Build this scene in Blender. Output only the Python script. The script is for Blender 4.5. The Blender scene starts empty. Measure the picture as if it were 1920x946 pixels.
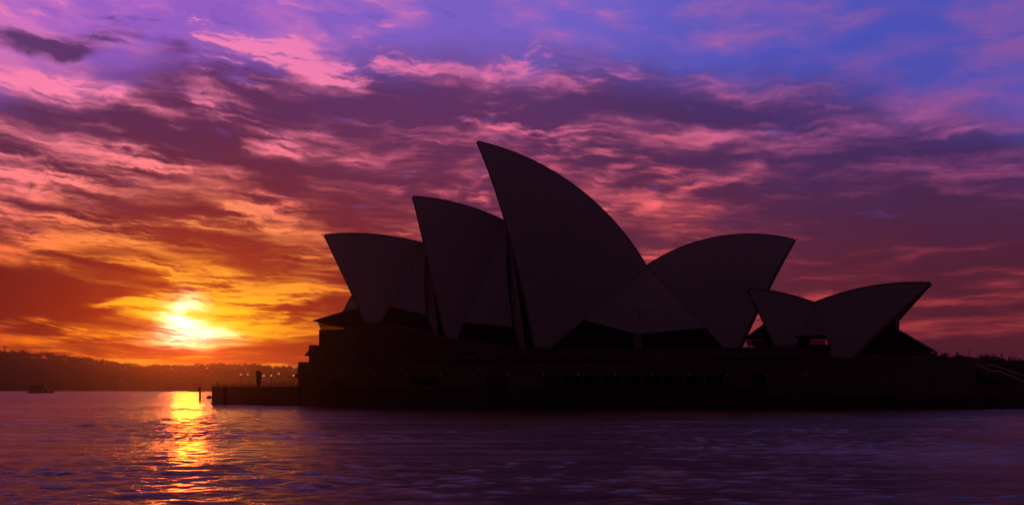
import bpy, math, random
import numpy as np
from mathutils import Vector, Matrix
random.seed(7)
R = math.radians
FX, HZ, CAMH = 2700.0, 727.0, 4.5          # focal length and horizon in 1920-px units, eye height (m)

# ------------------------------------------------------------------ camera, render
sc = bpy.context.scene
col = sc.collection
cd = bpy.data.cameras.new('camera')
cam = bpy.data.objects.new('camera', cd)
col.objects.link(cam)
cd.sensor_width = 36.0
cd.lens = 36.0 * FX / 1920.0
cd.shift_y = (HZ - 473.0) / 1920.0
cd.clip_start = 0.5
cd.clip_end = 40000
cam.location = (0, 0, CAMH)
cam.rotation_euler = (R(90), 0, 0)
sc.camera = cam
sc.render.engine = 'CYCLES'
sc.cycles.use_denoising = True
sc.cycles.max_bounces = 5
sc.cycles.diffuse_bounces = 2
sc.cycles.glossy_bounces = 3
sc.cycles.transmission_bounces = 4
sc.cycles.transparent_max_bounces = 12
sc.cycles.volume_bounces = 0
sc.cycles.sample_clamp_indirect = 3.0
sc.view_settings.view_transform = 'Standard'
sc.view_settings.look = 'None'
sc.view_settings.exposure = 0.0
sc.view_settings.gamma = 1.0
sc.view_settings.use_curve_mapping = False

# ------------------------------------------------------------------ node helper
def lin(c):
    return tuple(((v / 255.0) / 12.92 if v / 255.0 <= 0.04045 else ((v / 255.0 + 0.055) / 1.055) ** 2.4) for v in c)

class N:
    """small wrapper: builds math nodes from python expressions"""
    def __init__(s, nt): s.nt = nt
    def new(s, t, **kw):
        n = s.nt.nodes.new(t)
        for k, v in kw.items(): setattr(n, k, v)
        return n
    def put(s, sock, v):
        if isinstance(v, bpy.types.NodeSocket): s.nt.links.new(v, sock)
        else:
            sock.default_value = v
    def m(s, op, a, b=None, c=None, clamp=False):
        n = s.new('ShaderNodeMath', operation=op, use_clamp=clamp)
        for i, v in enumerate((a, b, c)):
            if v is not None: s.put(n.inputs[i], v)
        return n.outputs[0]
    def add(s, a, b): return s.m('ADD', a, b)
    def sub(s, a, b): return s.m('SUBTRACT', a, b)
    def mul(s, a, b): return s.m('MULTIPLY', a, b)
    def div(s, a, b): return s.m('DIVIDE', a, b)
    def mad(s, a, b, c): return s.m('MULTIPLY_ADD', a, b, c)
    def v(s, op, a, b=None, c=None, scale=None):
        n = s.new('ShaderNodeVectorMath', operation=op)
        for i, x in enumerate((a, b, c)):
            if x is not None: s.put(n.inputs[i], x)
        if scale is not None: s.put(n.inputs['Scale'], scale)
        return n.outputs['Value'] if op in ('DOT_PRODUCT', 'LENGTH', 'DISTANCE') else n.outputs[0]
    def xyz(s, x=0.0, y=0.0, z=0.0):
        n = s.new('ShaderNodeCombineXYZ')
        s.put(n.inputs[0], x); s.put(n.inputs[1], y); s.put(n.inputs[2], z)
        return n.outputs[0]
    def sep(s, v):
        n = s.new('ShaderNodeSeparateXYZ'); s.put(n.inputs[0], v)
        return n.outputs
    def noise(s, vec, scale, detail=4.0, rough=0.55, dist=0.0, out=0):
        n = s.new('ShaderNodeTexNoise')
        s.put(n.inputs['Vector'], vec); s.put(n.inputs['Scale'], scale); s.put(n.inputs['Detail'], detail)
        s.put(n.inputs['Roughness'], rough); s.put(n.inputs['Distortion'], dist)
        return n.outputs[out]
    def smooth(s, x, a, b):
        n = s.new('ShaderNodeMapRange', interpolation_type='SMOOTHSTEP')
        s.put(n.inputs[0], x); s.put(n.inputs[1], a); s.put(n.inputs[2], b)
        return n.outputs[0]
    def mix(s, f, a, b):
        n = s.new('ShaderNodeMix', data_type='RGBA')
        s.put(n.inputs[0], f); s.put(n.inputs[6], a); s.put(n.inputs[7], b)
        return n.outputs[2]

# ------------------------------------------------------------------ sky
SUN_PX = (352.0, 608.0)
def azel(px, py):
    a = math.atan((px - 960.0) / FX)
    return a, math.atan((HZ - py) / FX * math.cos(a))
SUN_AZ, SUN_EL = azel(*SUN_PX)
KU = 2.7                                   # 1 unit = about 1000 px of the 1920-px photograph
def AE(px, py):
    a, e = azel(px, py)
    return a * KU, e * KU

world = bpy.data.worlds.new('World')
sc.world = world
world.use_nodes = True
nt = world.node_tree
nt.nodes.clear()
n = N(nt)
tc = n.new('ShaderNodeTexCoord')
d = n.v('NORMALIZE', tc.outputs['Generated'])
dx, dy, dz = n.sep(d)
A0 = n.mul(n.m('ARCTAN2', dx, dy), KU)
E0 = n.mul(n.m('ARCSINE', n.m('MAXIMUM', dz, 0.0)), KU)
# organic warp of the whole field
base = n.xyz(A0, n.mul(n.m('LOGARITHM', n.add(E0, 0.12), math.e), 0.75), 0.0)
w1 = n.noise(base, 3.2, 3.0, 0.5, out=1)
w2 = n.noise(base, 11.0, 4.0, 0.6, out=1)
w1v = n.v('MULTIPLY', n.v('SUBTRACT', w1, (0.5, 0.5, 0.5)), (0.16, 0.07, 0.0))
w2v = n.v('MULTIPLY', n.v('SUBTRACT', w2, (0.5, 0.5, 0.5)), (0.075, 0.04, 0.0))
EF = n.m('MINIMUM', n.mad(E0, 2.2, 0.25), 1.0)     # warp gets flatter near the horizon
EFv = n.xyz(1.0, EF, 1.0)
P = n.v('ADD', n.xyz(A0, E0, 0.0), n.v('MULTIPLY', n.v('ADD', w1v, w2v), EFv))
Ax, Ey, _ = n.sep(P)

CP = [  # px, py, dark cloud, lit cloud, clear air (sRGB)
 (60, 60, (84, 74, 150), (228, 130, 205), (148, 95, 200)),
 (350, 50, (104, 60, 140), (226, 130, 206), (160, 95, 205)),
 (700, 50, (90, 80, 180), (205, 125, 208), (122, 98, 206)),
 (1100, 50, (90, 82, 182), (140, 110, 212), (108, 100, 210)),
 (1450, 60, (70, 78, 175), (92, 96, 200), (68, 84, 196)),
 (1850, 90, (66, 64, 150), (108, 92, 188), (78, 84, 188)),
 (100, 240, (104, 46, 86), (252, 145, 170), (125, 82, 180)),
 (480, 180, (106, 52, 95), (252, 150, 190), (130, 85, 182)),
 (900, 180, (112, 56, 100), (236, 118, 152), (130, 90, 180)),
 (1330, 210, (84, 52, 100), (226, 108, 140), (88, 82, 172)),
 (1800, 230, (80, 56, 118), (175, 88, 140), (76, 76, 168)),
 (1600, 140, (68, 62, 145), (110, 85, 175), (72, 78, 178)),
 (100, 390, (112, 44, 66), (255, 132, 100), (130, 65, 120)),
 (470, 370, (112, 42, 62), (252, 120, 108), (120, 60, 110)),
 (760, 340, (116, 52, 86), (220, 92, 118), (120, 80, 150)),
 (1220, 350, (96, 50, 84), (242, 115, 118), (112, 76, 135)),
 (1700, 400, (84, 42, 70), (198, 84, 100), (92, 62, 115)),
 (50, 560, (84, 14, 22), (255, 84, 36), (150, 50, 60)),
 (350, 485, (160, 42, 34), (255, 132, 62), (190, 70, 40)),
 (240, 560, (148, 22, 2), (255, 180, 2), (215, 80, 10)),
 (460, 580, (170, 34, 2), (255, 205, 4), (215, 80, 10)),
 (200, 650, (158, 26, 0), (255, 140, 2), (215, 70, 10)),
 (350, 610, (200, 42, 0), (255, 228, 0), (235, 110, 5)),
 (170, 600, (160, 32, 4), (255, 135, 5), (220, 80, 15)),
 (600, 520, (150, 44, 32), (255, 122, 40), (190, 70, 50)),
 (560, 640, (155, 40, 4), (242, 95, 10), (190, 55, 10)),
 (350, 680, (220, 62, 0), (255, 130, 0), (240, 90, 0)),
 (100, 660, (150, 28, 6), (255, 75, 10), (200, 55, 15)),
 (1230, 480, (122, 52, 76), (252, 102, 80), (130, 60, 85)),
 (1560, 520, (112, 46, 62), (225, 80, 76), (110, 55, 75)),
 (1880, 520, (92, 42, 64), (185, 70, 80), (95, 55, 75)),
 (1780, 600, (108, 42, 54), (205, 74, 62), (110, 45, 60)),
 (1750, 670, (72, 30, 46), (112, 42, 54), (80, 35, 50)),
]
wsum = None; sD = sL = sB = None
SG = 0.21
for px, py, cD, cL, cB in CP:
    a, e = AE(px, py)
    sg = SG if py < 440 else SG * 0.72
    q = n.v('SUBTRACT', P if wsum is None else n.xyz(Ax, Ey, wsum), (a, e, 0.0))
    q = n.v('MULTIPLY', q, (0.8 / sg, 1.15 / sg, 0.0))
    w = n.m('POWER', 0.3679, n.v('DOT_PRODUCT', q, q))
    if py >= 555 and px < 700: w = n.mul(w, 1.8)
    wsum = w if wsum is None else n.add(wsum, w)
    def acc(s_, c):
        q_ = n.v('SCALE', lin(c), scale=w)
        return q_ if s_ is None else n.v('ADD', s_, q_)
    sD = acc(sD, cD); sL = acc(sL, cL); sB = acc(sB, cB)
# sky away from the sunrise: dim blue-violet
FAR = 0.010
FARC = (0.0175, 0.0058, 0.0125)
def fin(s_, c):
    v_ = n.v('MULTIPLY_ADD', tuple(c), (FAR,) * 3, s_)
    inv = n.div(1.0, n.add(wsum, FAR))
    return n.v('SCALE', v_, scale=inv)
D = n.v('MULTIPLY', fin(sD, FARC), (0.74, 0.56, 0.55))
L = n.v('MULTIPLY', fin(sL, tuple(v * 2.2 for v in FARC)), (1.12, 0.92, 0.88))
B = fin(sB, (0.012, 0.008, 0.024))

BL = [  # px, py, half-width, half-height, slope (px down per px right), strength (+ lit / - dark)
 (80, 78, 145, 32, 0.08, -1.4), (230, 62, 70, 20, 0.0, -0.6), (338, 95, 36, 20, 0.0, -0.7),
 (110, 205, 220, 24, 0.08, -0.30), (330, 250, 200, 34, 0.22, -0.26), (520, 185, 90, 34, 0.0, -0.26),
 (700, 190, 260, 26, 0.06, -0.24), (1020, 190, 150, 20, 0.1, -0.22), (1320, 205, 230, 26, 0.06, -0.58),
 (620, 330, 130, 50, 0.35, -0.24), (235, 425, 56, 34, 0.2, -0.26), (55, 560, 150, 45, 0.12, -0.85),
 (250, 560, 90, 14, 0.05, -0.2), (820, 300, 170, 40, 0.05, -0.22), (1140, 350, 80, 13, 0.0, -0.38),
 (1330, 300, 120, 12, -0.05, -0.25), (1720, 440, 230, 60, -0.1, -0.32), (1860, 500, 130, 42, -0.05, -0.35),
 (1560, 380, 160, 22, -0.1, -0.16), (600, 575, 110, 12, -0.05, -0.24), (430, 480, 70, 12, 0.1, -0.2),
 (1800, 650, 220, 24, 0.0, -0.40), (1650, 400, 330, 110, -0.1, -0.16), (1000, 400, 250, 80, 0, -0.08), (540, 655, 140, 24, -0.05, -0.42), (180, 590, 70, 10, -0.1, -0.40),
 (255, 612, 60, 9, 0.0, -0.35), (310, 655, 90, 12, 0.05, -0.35), (480, 590, 60, 9, 0.05, -0.3),
 (250, 480, 100, 14, 0.15, -0.2), (60, 620, 80, 10, 0.0, -0.2), (640, 420, 60, 18, 0.2, -0.25),
 (190, 108, 100, 20, -0.12, 0.6), (60, 148, 120, 16, 0.0, 0.6), (560, 108, 120, 26, 0.25, 0.6),
 (800, 126, 190, 15, 0.03, 0.52), (1010, 118, 80, 18, 0.12, 0.32), (215, 165, 40, 18, -0.5, 0.3),
 (280, 207, 70, 9, 0.22, 0.36), (400, 118, 110, 9, -0.05, 0.34), (350, 240, 40, 5, 0.05, 0.3),
 (540, 285, 60, 22, 0.15, 0.38), (610, 352, 50, 16, 0.2, 0.38), (740, 282, 70, 10, -0.25, 0.30),
 (900, 228, 110, 10, 0.15, 0.30), (1000, 238, 150, 9, 0.1, 0.28), (1190, 262, 120, 10, 0.0, 0.24),
 (1200, 312, 130, 15, 0.2, 0.36), (1300, 355, 110, 9, -0.32, 0.36), (1440, 275, 60, 7, 0.0, 0.2),
 (1820, 240, 70, 7, -0.1, 0.34), (1480, 170, 50, 5, 0.0, 0.15), (1160, 135, 60, 14, 0.3, 0.22),
 (60, 350, 80, 12, 0.2, 0.35), (190, 345, 70, 14, 0.2, 0.3), (90, 405, 170, 12, 0.12, 0.5), (180, 455, 150, 10, 0.06, 0.5),
 (60, 465, 60, 7, 0.0, 0.3), (450, 345, 60, 10, 0.3, 0.34), (450, 410, 70, 10, 0.3, 0.36), (560, 440, 80, 8, 0.1, 0.28),
 (350, 520, 170, 14, 0.1, 0.22), (360, 570, 120, 26, 0.0, 0.45), (350, 625, 62, 34, 0.0, 0.4),
 (150, 585, 130, 7, -0.22, 0.45), (230, 573, 120, 5, 0.0, 0.38), (120, 640, 130, 7, 0.05, 0.34), (90, 612, 90, 8, 0.1, 0.26),
 (500, 555, 120, 12, 0.1, 0.26), (470, 620, 80, 7, 0.0, 0.28), (540, 585, 80, 6, 0.1, 0.2), (420, 640, 70, 6, -0.08, 0.3),
 (1240, 478, 80, 14, 0.0, 0.22), (1530, 490, 90, 8, -0.08, 0.26), (1530, 520, 120, 6, 0.0, 0.24), (1850, 462, 110, 7, -0.08, 0.2),
 (1850, 560, 150, 9, -0.1, 0.34), (1800, 600, 140, 8, -0.08, 0.34), (1720, 610, 50, 10, 0.0, 0.3),
 (330, 600, 280, 42, 0.0, 0.34), (470, 562, 110, 16, 0.0, 0.3), (370, 667, 28, 3.2, 0.0, 0.7), (290, 674, 46, 4, 0.0, 0.5),
]
S = None
for px, py, hw, hh, sl, st in BL:
    a, e = AE(px, py)
    mp = n.new('ShaderNodeMapping', vector_type='TEXTURE')
    nt.links.new(P if S is None else n.xyz(Ax, Ey, S), mp.inputs['Vector'])   # chained: keeps the shader's stack small
    mp.inputs['Location'].default_value = (a, e, 0)
    mp.inputs['Rotation'].default_value = (0, 0, -math.atan(sl))
    mp.inputs['Scale'].default_value = (hw / 1000, hh / 1000, 1e7)
    w = n.m('POWER', 0.3679, n.v('DOT_PRODUCT', mp.outputs[0], mp.outputs[0]))
    S = n.mul(w, st) if S is None else n.mad(w, st, S)

# streak space: fibres slope down to the right on the left, up to the right on the right
ke = n.div(E0, n.add(E0, 0.18))
q1 = n.mad(n.mul(A0, A0), -0.10, n.mul(A0, 0.07))
q1 = n.mul(q1, n.m('LESS_THAN', n.m('ABSOLUTE', A0), 3.0))
Es = n.add(E0, n.mul(q1, ke))
lg = n.m('LOGARITHM', n.m('MAXIMUM', n.add(Es, 0.17), 0.02), math.e)
st1 = n.v('ADD', n.xyz(A0, n.mul(lg, 1.15), 0.0), n.v('MULTIPLY', n.v('ADD', w1v, n.v('SCALE', w2v, scale=0.35)), (0.9, 1.3, 0)))
wb = n.v('MULTIPLY', n.v('SUBTRACT', w2, (0.5, 0.5, 0.5)), (0.05, 0.05, 0))
st2 = n.v('ADD', st1, wb)
nA = n.noise(n.v('MULTIPLY', st1, (1.4, 2.6, 1.0)), 2.1, 5.0, 0.5)           # large cloud bodies
nB = n.noise(n.v('MULTIPLY', st2, (1.0, 2.7, 1.0)), 6.0, 7.0, 0.56, 0.0)    # broken banks and streaks
nC = n.noise(n.v('MULTIPLY', st2, (1.0, 2.8, 1.0)), 23.0, 4.0, 0.6, 0.0)    # fine ragged edges
nT = n.noise(n.v('MULTIPLY', st1, (1.3, 2.0, 1.0)), 3.7, 2.0, 0.5)
tex = n.mul(n.smooth(n.add(nT, n.mul(S, 0.30)), 0.44, 0.64), n.smooth(A0, 0.75, -0.25))                        # where the deck is ragged rather than smooth
fB = n.mul(n.sub(nB, 0.5), n.mad(tex, 0.9, 0.95))
fC = n.mul(n.sub(nC, 0.5), n.mad(tex, 0.95, 0.40))
field = n.add(n.add(n.mul(n.sub(nA, 0.5), 1.35), fB), fC)
T = n.add(n.add(field, n.mul(S, 0.70)), n.mad(n.smooth(A0, -0.1, 0.7), -0.01, 0.035))
# cloud deck edge: cloud below it, clearer violet air above
ea_ = n.add(A0, 0.15)
edge = n.mad(n.mul(ea_, ea_), -0.13, 0.605)
cov = n.smooth(n.add(n.sub(edge, Ey), n.mul(n.sub(nB, 0.5), 0.10)), -0.055, 0.055)
lit = n.smooth(T, -0.30, 0.46)
litv = n.m('POWER', lit, 2.0)
deck = n.mix(litv, D, L)
gap = n.mul(n.smooth(n.noise(n.v('MULTIPLY', st1, (1.2, 2.4, 1.0)), 5.3, 6.0, 0.6), 0.60, 0.74), 0.55)
gap = n.mul(gap, n.smooth(E0, 0.16, 0.42))
deck = n.mix(gap, deck, B)
# mid-tones: soft partial light across the deck
# thin upper veil
veil = n.smooth(n.add(nA, n.mul(n.sub(nB, 0.5), 0.5)), 0.42, 0.68)
up = n.mix(n.mul(veil, 0.55), B, L)
up = n.mix(n.mul(n.smooth(T, 0.12, 0.44), 0.9), up, L)
up = n.mix(n.mul(n.smooth(T, -0.14, -0.72), 0.95), up, D)
skyc = n.mix(cov, up, deck)
# brightening through the cloud around the sun
sd = (math.sin(SUN_AZ) * math.cos(SUN_EL), math.cos(SUN_AZ) * math.cos(SUN_EL), math.sin(SUN_EL))
sa, se = AE(*SUN_PX)
def glow(px, py, wx, wy, rot=0.0):
    a, e = AE(px, py)
    mp = n.new('ShaderNodeMapping', vector_type='TEXTURE')
    nt.links.new(P, mp.inputs['Vector'])
    mp.inputs['Location'].default_value = (a, e, 0)
    mp.inputs['Rotation'].default_value = (0, 0, rot)
    mp.inputs['Scale'].default_value = (wx / 1000, wy / 1000, 1)
    return n.m('POWER', 0.3679, n.v('DOT_PRODUCT', mp.outputs[0], mp.outputs[0]))
core = n.add(n.mul(glow(355, 627, 50, 15), 1.1), n.mul(glow(338, 598, 34, 18, 0.5), 0.6))
core = n.add(core, n.mul(glow(350, 572, 24, 20), 0.35))
cn = n.mul(core, n.mad(n.smooth(n.add(nB, n.mul(n.sub(nC, .5), .8)), 0.40, 0.55), 0.75, 0.32))
halo = n.mul(glow(352, 602, 170, 50), n.smooth(T, 0.05, 0.5))
skyc = n.v('ADD', skyc, n.v('MULTIPLY', (4.4, 2.6, 1.6), n.xyz(cn, cn, cn)))
skyc = n.v('ADD', skyc, n.v('MULTIPLY', (0.55, 0.34, 0.0), n.xyz(halo, halo, halo)))
# fade away from the sunrise side of the sky
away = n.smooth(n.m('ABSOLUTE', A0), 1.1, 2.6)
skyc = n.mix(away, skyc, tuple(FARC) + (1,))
mauve = n.mix(n.smooth(A0, -0.55, 0.75), (0.34, 0.062, 0.105, 1), (0.145, 0.040, 0.060, 1))  # unseen upper sky, coloured to redden the water's reflections
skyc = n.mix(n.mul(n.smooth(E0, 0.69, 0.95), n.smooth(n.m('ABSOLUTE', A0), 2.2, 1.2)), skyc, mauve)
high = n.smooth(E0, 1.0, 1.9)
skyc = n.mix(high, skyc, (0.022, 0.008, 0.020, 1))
sky = n.new('ShaderNodeTexSky', sky_type='NISHITA')
sky.sun_disc = False
sky.sun_elevation = SUN_EL
sky.sun_rotation = SUN_AZ
sky.altitude = 0; sky.air_density = 1.0; sky.dust_density = 2.0
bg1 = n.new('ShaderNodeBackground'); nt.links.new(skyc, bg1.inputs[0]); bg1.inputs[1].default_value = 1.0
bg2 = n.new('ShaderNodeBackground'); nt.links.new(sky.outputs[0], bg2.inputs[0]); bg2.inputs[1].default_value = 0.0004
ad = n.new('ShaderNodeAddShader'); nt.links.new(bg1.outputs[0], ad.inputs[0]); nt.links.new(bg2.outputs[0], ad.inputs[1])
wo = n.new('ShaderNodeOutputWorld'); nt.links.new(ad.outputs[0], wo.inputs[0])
world.cycles.sampling_method = 'MANUAL'
world.cycles.sample_map_resolution = 1024

# ------------------------------------------------------------------ sun
sl = bpy.data.lights.new('sun', 'SUN')
sl.energy = 0.048
sl.angle = R(1.2)
sl.color = (1.0, 0.10, 0.001)
sun = bpy.data.objects.new('sun', sl)
col.objects.link(sun)
sun.rotation_euler = Vector(sd).to_track_quat('Z', 'Y').to_euler()
sun.location = (-60, 250, 200)
#SKYONLY
# ------------------------------------------------------------------ materials
def mat(name, color, rough=0.8, spec=0.4, metal=0.0, noise=None, bump=0.0, scale=1.0):
    m = bpy.data.materials.new(name); m.use_nodes = True
    t = m.node_tree; k = N(t)
    b = t.nodes['Principled BSDF']
    b.inputs['Roughness'].default_value = rough
    b.inputs['Metallic'].default_value = metal
    b.inputs['Specular IOR Level'].default_value = spec
    g = k.new('ShaderNodeNewGeometry')
    f = k.noise(g.outputs['Position'], scale, 5, 0.6)
    v = 0.22 if noise is None else noise
    lo = tuple(c * (1 - v) for c in color) + (1,); hi = tuple(min(1, c * (1 + v)) for c in color) + (1,)
    t.links.new(k.mix(k.smooth(f, 0.3, 0.7), lo, hi), b.inputs['Base Color'])
    if bump:
        bp = k.new('ShaderNodeBump'); bp.inputs['Strength'].default_value = bump
        t.links.new(f, bp.inputs['Height']); t.links.new(bp.outputs[0], b.inputs['Normal'])
    return m

def tile_mat():
    """glazed off-white chevron tiles laid on radiating ribs; u counts ribs, v runs foot to ridge"""
    m = bpy.data.materials.new('glazed_tile'); m.use_nodes = True
    t = m.node_tree; k = N(t); b = t.nodes['Principled BSDF']
    uv = k.new('ShaderNodeUVMap'); u, v, _ = k.sep(uv.outputs[0])
    fu = k.m('FRACT', u)
    du = k.m('ABSOLUTE', k.sub(fu, 0.5))
    rib = k.smooth(du, 0.34, 0.49)                              # groove between lids
    che = k.m('FRACT', k.add(v, k.mul(du, 1.1)))
    lid = k.smooth(k.m('ABSOLUTE', k.sub(che, 0.5)), 0.40, 0.48)
    line = k.m('MAXIMUM', rib, k.mul(lid, 0.6))
    cell = k.xyz(k.m('FLOOR', u), k.m('FLOOR', k.add(v, k.mul(du, 1.1))), 0)
    wn = k.new('ShaderNodeTexWhiteNoise'); t.links.new(cell, wn.inputs[0])
    g = k.new('ShaderNodeNewGeometry')
    st = k.noise(g.outputs['Position'], 0.12, 5, 0.6)
    tone = k.add(k.mul(wn.outputs[0], 0.16), k.mul(st, 0.25))
    c = k.mix(tone, (0.50, 0.46, 0.42, 1), (0.68, 0.64, 0.58, 1))
    c = k.mix(line, c, (0.33, 0.30, 0.28, 1))
    t.links.new(c, b.inputs['Base Color'])
    t.links.new(k.mad(wn.outputs[0], 0.15, 0.38), b.inputs['Roughness'])
    bp = k.new('ShaderNodeBump'); bp.inputs['Strength'].default_value = 0.35; bp.inputs['Distance'].default_value = 0.1
    t.links.new(k.sub(1.0, line), bp.inputs['Height']); t.links.new(bp.outputs[0], b.inputs['Normal'])
    return m

def panel_mat(name, color, pw=1.25, ph=3.2):
    """precast granite-faced panels with open joints"""
    m = bpy.data.materials.new(name); m.use_nodes = True
    t = m.node_tree; k = N(t); b = t.nodes['Principled BSDF']
    tcn = k.new('ShaderNodeTexCoord'); x, y, z = k.sep(tcn.outputs['Object'])
    xx = k.div(k.add(x, k.mul(y, 0.9)), pw)
    zz = k.div(z, ph)
    jx = k.smooth(k.m('ABSOLUTE', k.sub(k.m('FRACT', xx), 0.5)), 0.46, 0.485)
    jz = k.smooth(k.m('ABSOLUTE', k.sub(k.m('FRACT', zz), 0.5)), 0.475, 0.49)
    j = k.m('MAXIMUM', jx, jz)
    wn = k.new('ShaderNodeTexWhiteNoise'); t.links.new(k.xyz(k.m('FLOOR', xx), k.m('FLOOR', zz), 0), wn.inputs[0])
    st = k.noise(tcn.outputs['Object'], 0.25, 6, 0.65)
    tone = k.add(k.mul(wn.outputs[0], 0.4), k.mul(st, 0.6))
    c = k.mix(tone, tuple(v * 0.7 for v in color) + (1,), tuple(v * 1.25 for v in color) + (1,))
    c = k.mix(j, c, tuple(v * 0.25 for v in color) + (1,))
    t.links.new(c, b.inputs['Base Color'])
    b.inputs['Roughness'].default_value = 0.85
    b.inputs['Specular IOR Level'].default_value = 0.2
    return m

def glass_mat(name, tint, f=0.7):
    m = bpy.data.materials.new(name); m.use_nodes = True
    t = m.node_tree; t.nodes.clear(); k = N(t)
    tr = k.new('ShaderNodeBsdfTransparent'); tr.inputs[0].default_value = tint + (1,)
    gl = k.new('ShaderNodeBsdfGlossy'); gl.inputs['Roughness'].default_value = 0.06; gl.inputs[0].default_value = (0.7, 0.6, 0.55, 1)
    fr = k.new('ShaderNodeFresnel'); fr.inputs[0].default_value = 1.5
    g = k.new('ShaderNodeNewGeometry')
    ns = k.noise(g.outputs['Position'], 0.8, 2, 0.5)
    mx = k.new('ShaderNodeMixShader'); t.links.new(k.mul(fr.outputs[0], k.mad(ns, 0.2, f)), mx.inputs[0])
    t.links.new(tr.outputs[0], mx.inputs[1]); t.links.new(gl.outputs[0], mx.inputs[2])
    o = k.new('ShaderNodeOutputMaterial'); t.links.new(mx.outputs[0], o.inputs[0])
    return m

def lamp_mat(name, c, e):
    m = bpy.data.materials.new(name); m.use_nodes = True
    t = m.node_tree; t.nodes.clear(); k = N(t)
    em = k.new('ShaderNodeEmission'); em.inputs[0].default_value = c + (1,)
    lw = k.new('ShaderNodeNewGeometry')
    ns = k.noise(lw.outputs['Position'], 3.0, 2, 0.5)
    t.links.new(k.mul(k.mad(ns, 0.4, 0.8), e), em.inputs[1])
    di = k.new('ShaderNodeBsdfTranslucent'); di.inputs[0].default_value = (0.25, 0.23, 0.22, 1)
    gl = k.new('ShaderNodeBsdfGlossy'); gl.inputs['Roughness'].default_value = 0.15
    m1 = k.new('ShaderNodeMixShader'); m1.inputs[0].default_value = 0.12
    t.links.new(di.outputs[0], m1.inputs[1]); t.links.new(gl.outputs[0], m1.inputs[2])
    a = k.new('ShaderNodeAddShader'); t.links.new(em.outputs[0], a.inputs[0]); t.links.new(m1.outputs[0], a.inputs[1])
    o = k.new('ShaderNodeOutputMaterial'); t.links.new(a.outputs[0], o.inputs[0])
    return m

M = {}
M['tile'] = tile_mat()
M['concrete'] = mat('rib_concrete', (0.30, 0.27, 0.24), 0.8, 0.3, bump=0.2)
M['granite'] = panel_mat('podium_granite', (0.24, 0.14, 0.11))
M['quay'] = panel_mat('quay_wall_concrete', (0.12, 0.085, 0.07), 3.4, 9.0)
M['paving'] = mat('paving', (0.20, 0.15, 0.13), 0.8, 0.3)
M['dark_glass'] = mat('dark_bronze_glazing', (0.010, 0.008, 0.008), 0.3, 0.25)
M['void'] = mat('unlit_interior', (0.02, 0.016, 0.015), 0.9, 0.1)  # near-black colour stands in for the shade inside openings
M['bronze'] = mat('bronze_mullion', (0.05, 0.035, 0.028), 0.5, 0.4)
M['roofglass'] = mat('bronze_roof_glazing', (0.014, 0.010, 0.010), 0.6, 0.05)
M['clear'] = glass_mat('clear_bronze_glass', (0.13, 0.10, 0.11))
M['pale'] = mat('polished_steel_rail', (0.75, 0.70, 0.66), 0.25, 0.8, metal=1.0, noise=0.1)
M['metal'] = mat('dark_painted_metal', (0.03, 0.028, 0.03), 0.5, 0.4)
M['lampglow'] = lamp_mat('backlit_lamp_globe', (1.0, 0.32, 0.18), 0.42)  # emission imitates dawn light glowing through the frosted globes
M['lampdim'] = lamp_mat('dim_lamp_globe', (1.0, 0.5, 0.40), 0.01)  # faint emission; on the row globes it imitates reflected light
M['hill'] = mat('scrub_ground', (0.05, 0.05, 0.03), 0.95, 0.1, scale=0.05)
M['bark'] = mat('bark', (0.09, 0.07, 0.05), 0.9, 0.2)

def leaf_mat(name, a, b):
    m = bpy.data.materials.new(name); m.use_nodes = True
    t = m.node_tree; k = N(t); bs = t.nodes['Principled BSDF']
    g = k.new('ShaderNodeNewGeometry')
    t.links.new(k.mix(k.m('MULTIPLY', g.outputs['Random Per Island'], 1.0), a + (1,), b + (1,)), bs.inputs['Base Color'])
    bs.inputs['Roughness'].default_value = 0.7
    return m
M['leaf'] = leaf_mat('eucalypt_leaves', (0.04, 0.05, 0.028), (0.05, 0.06, 0.032))

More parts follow.
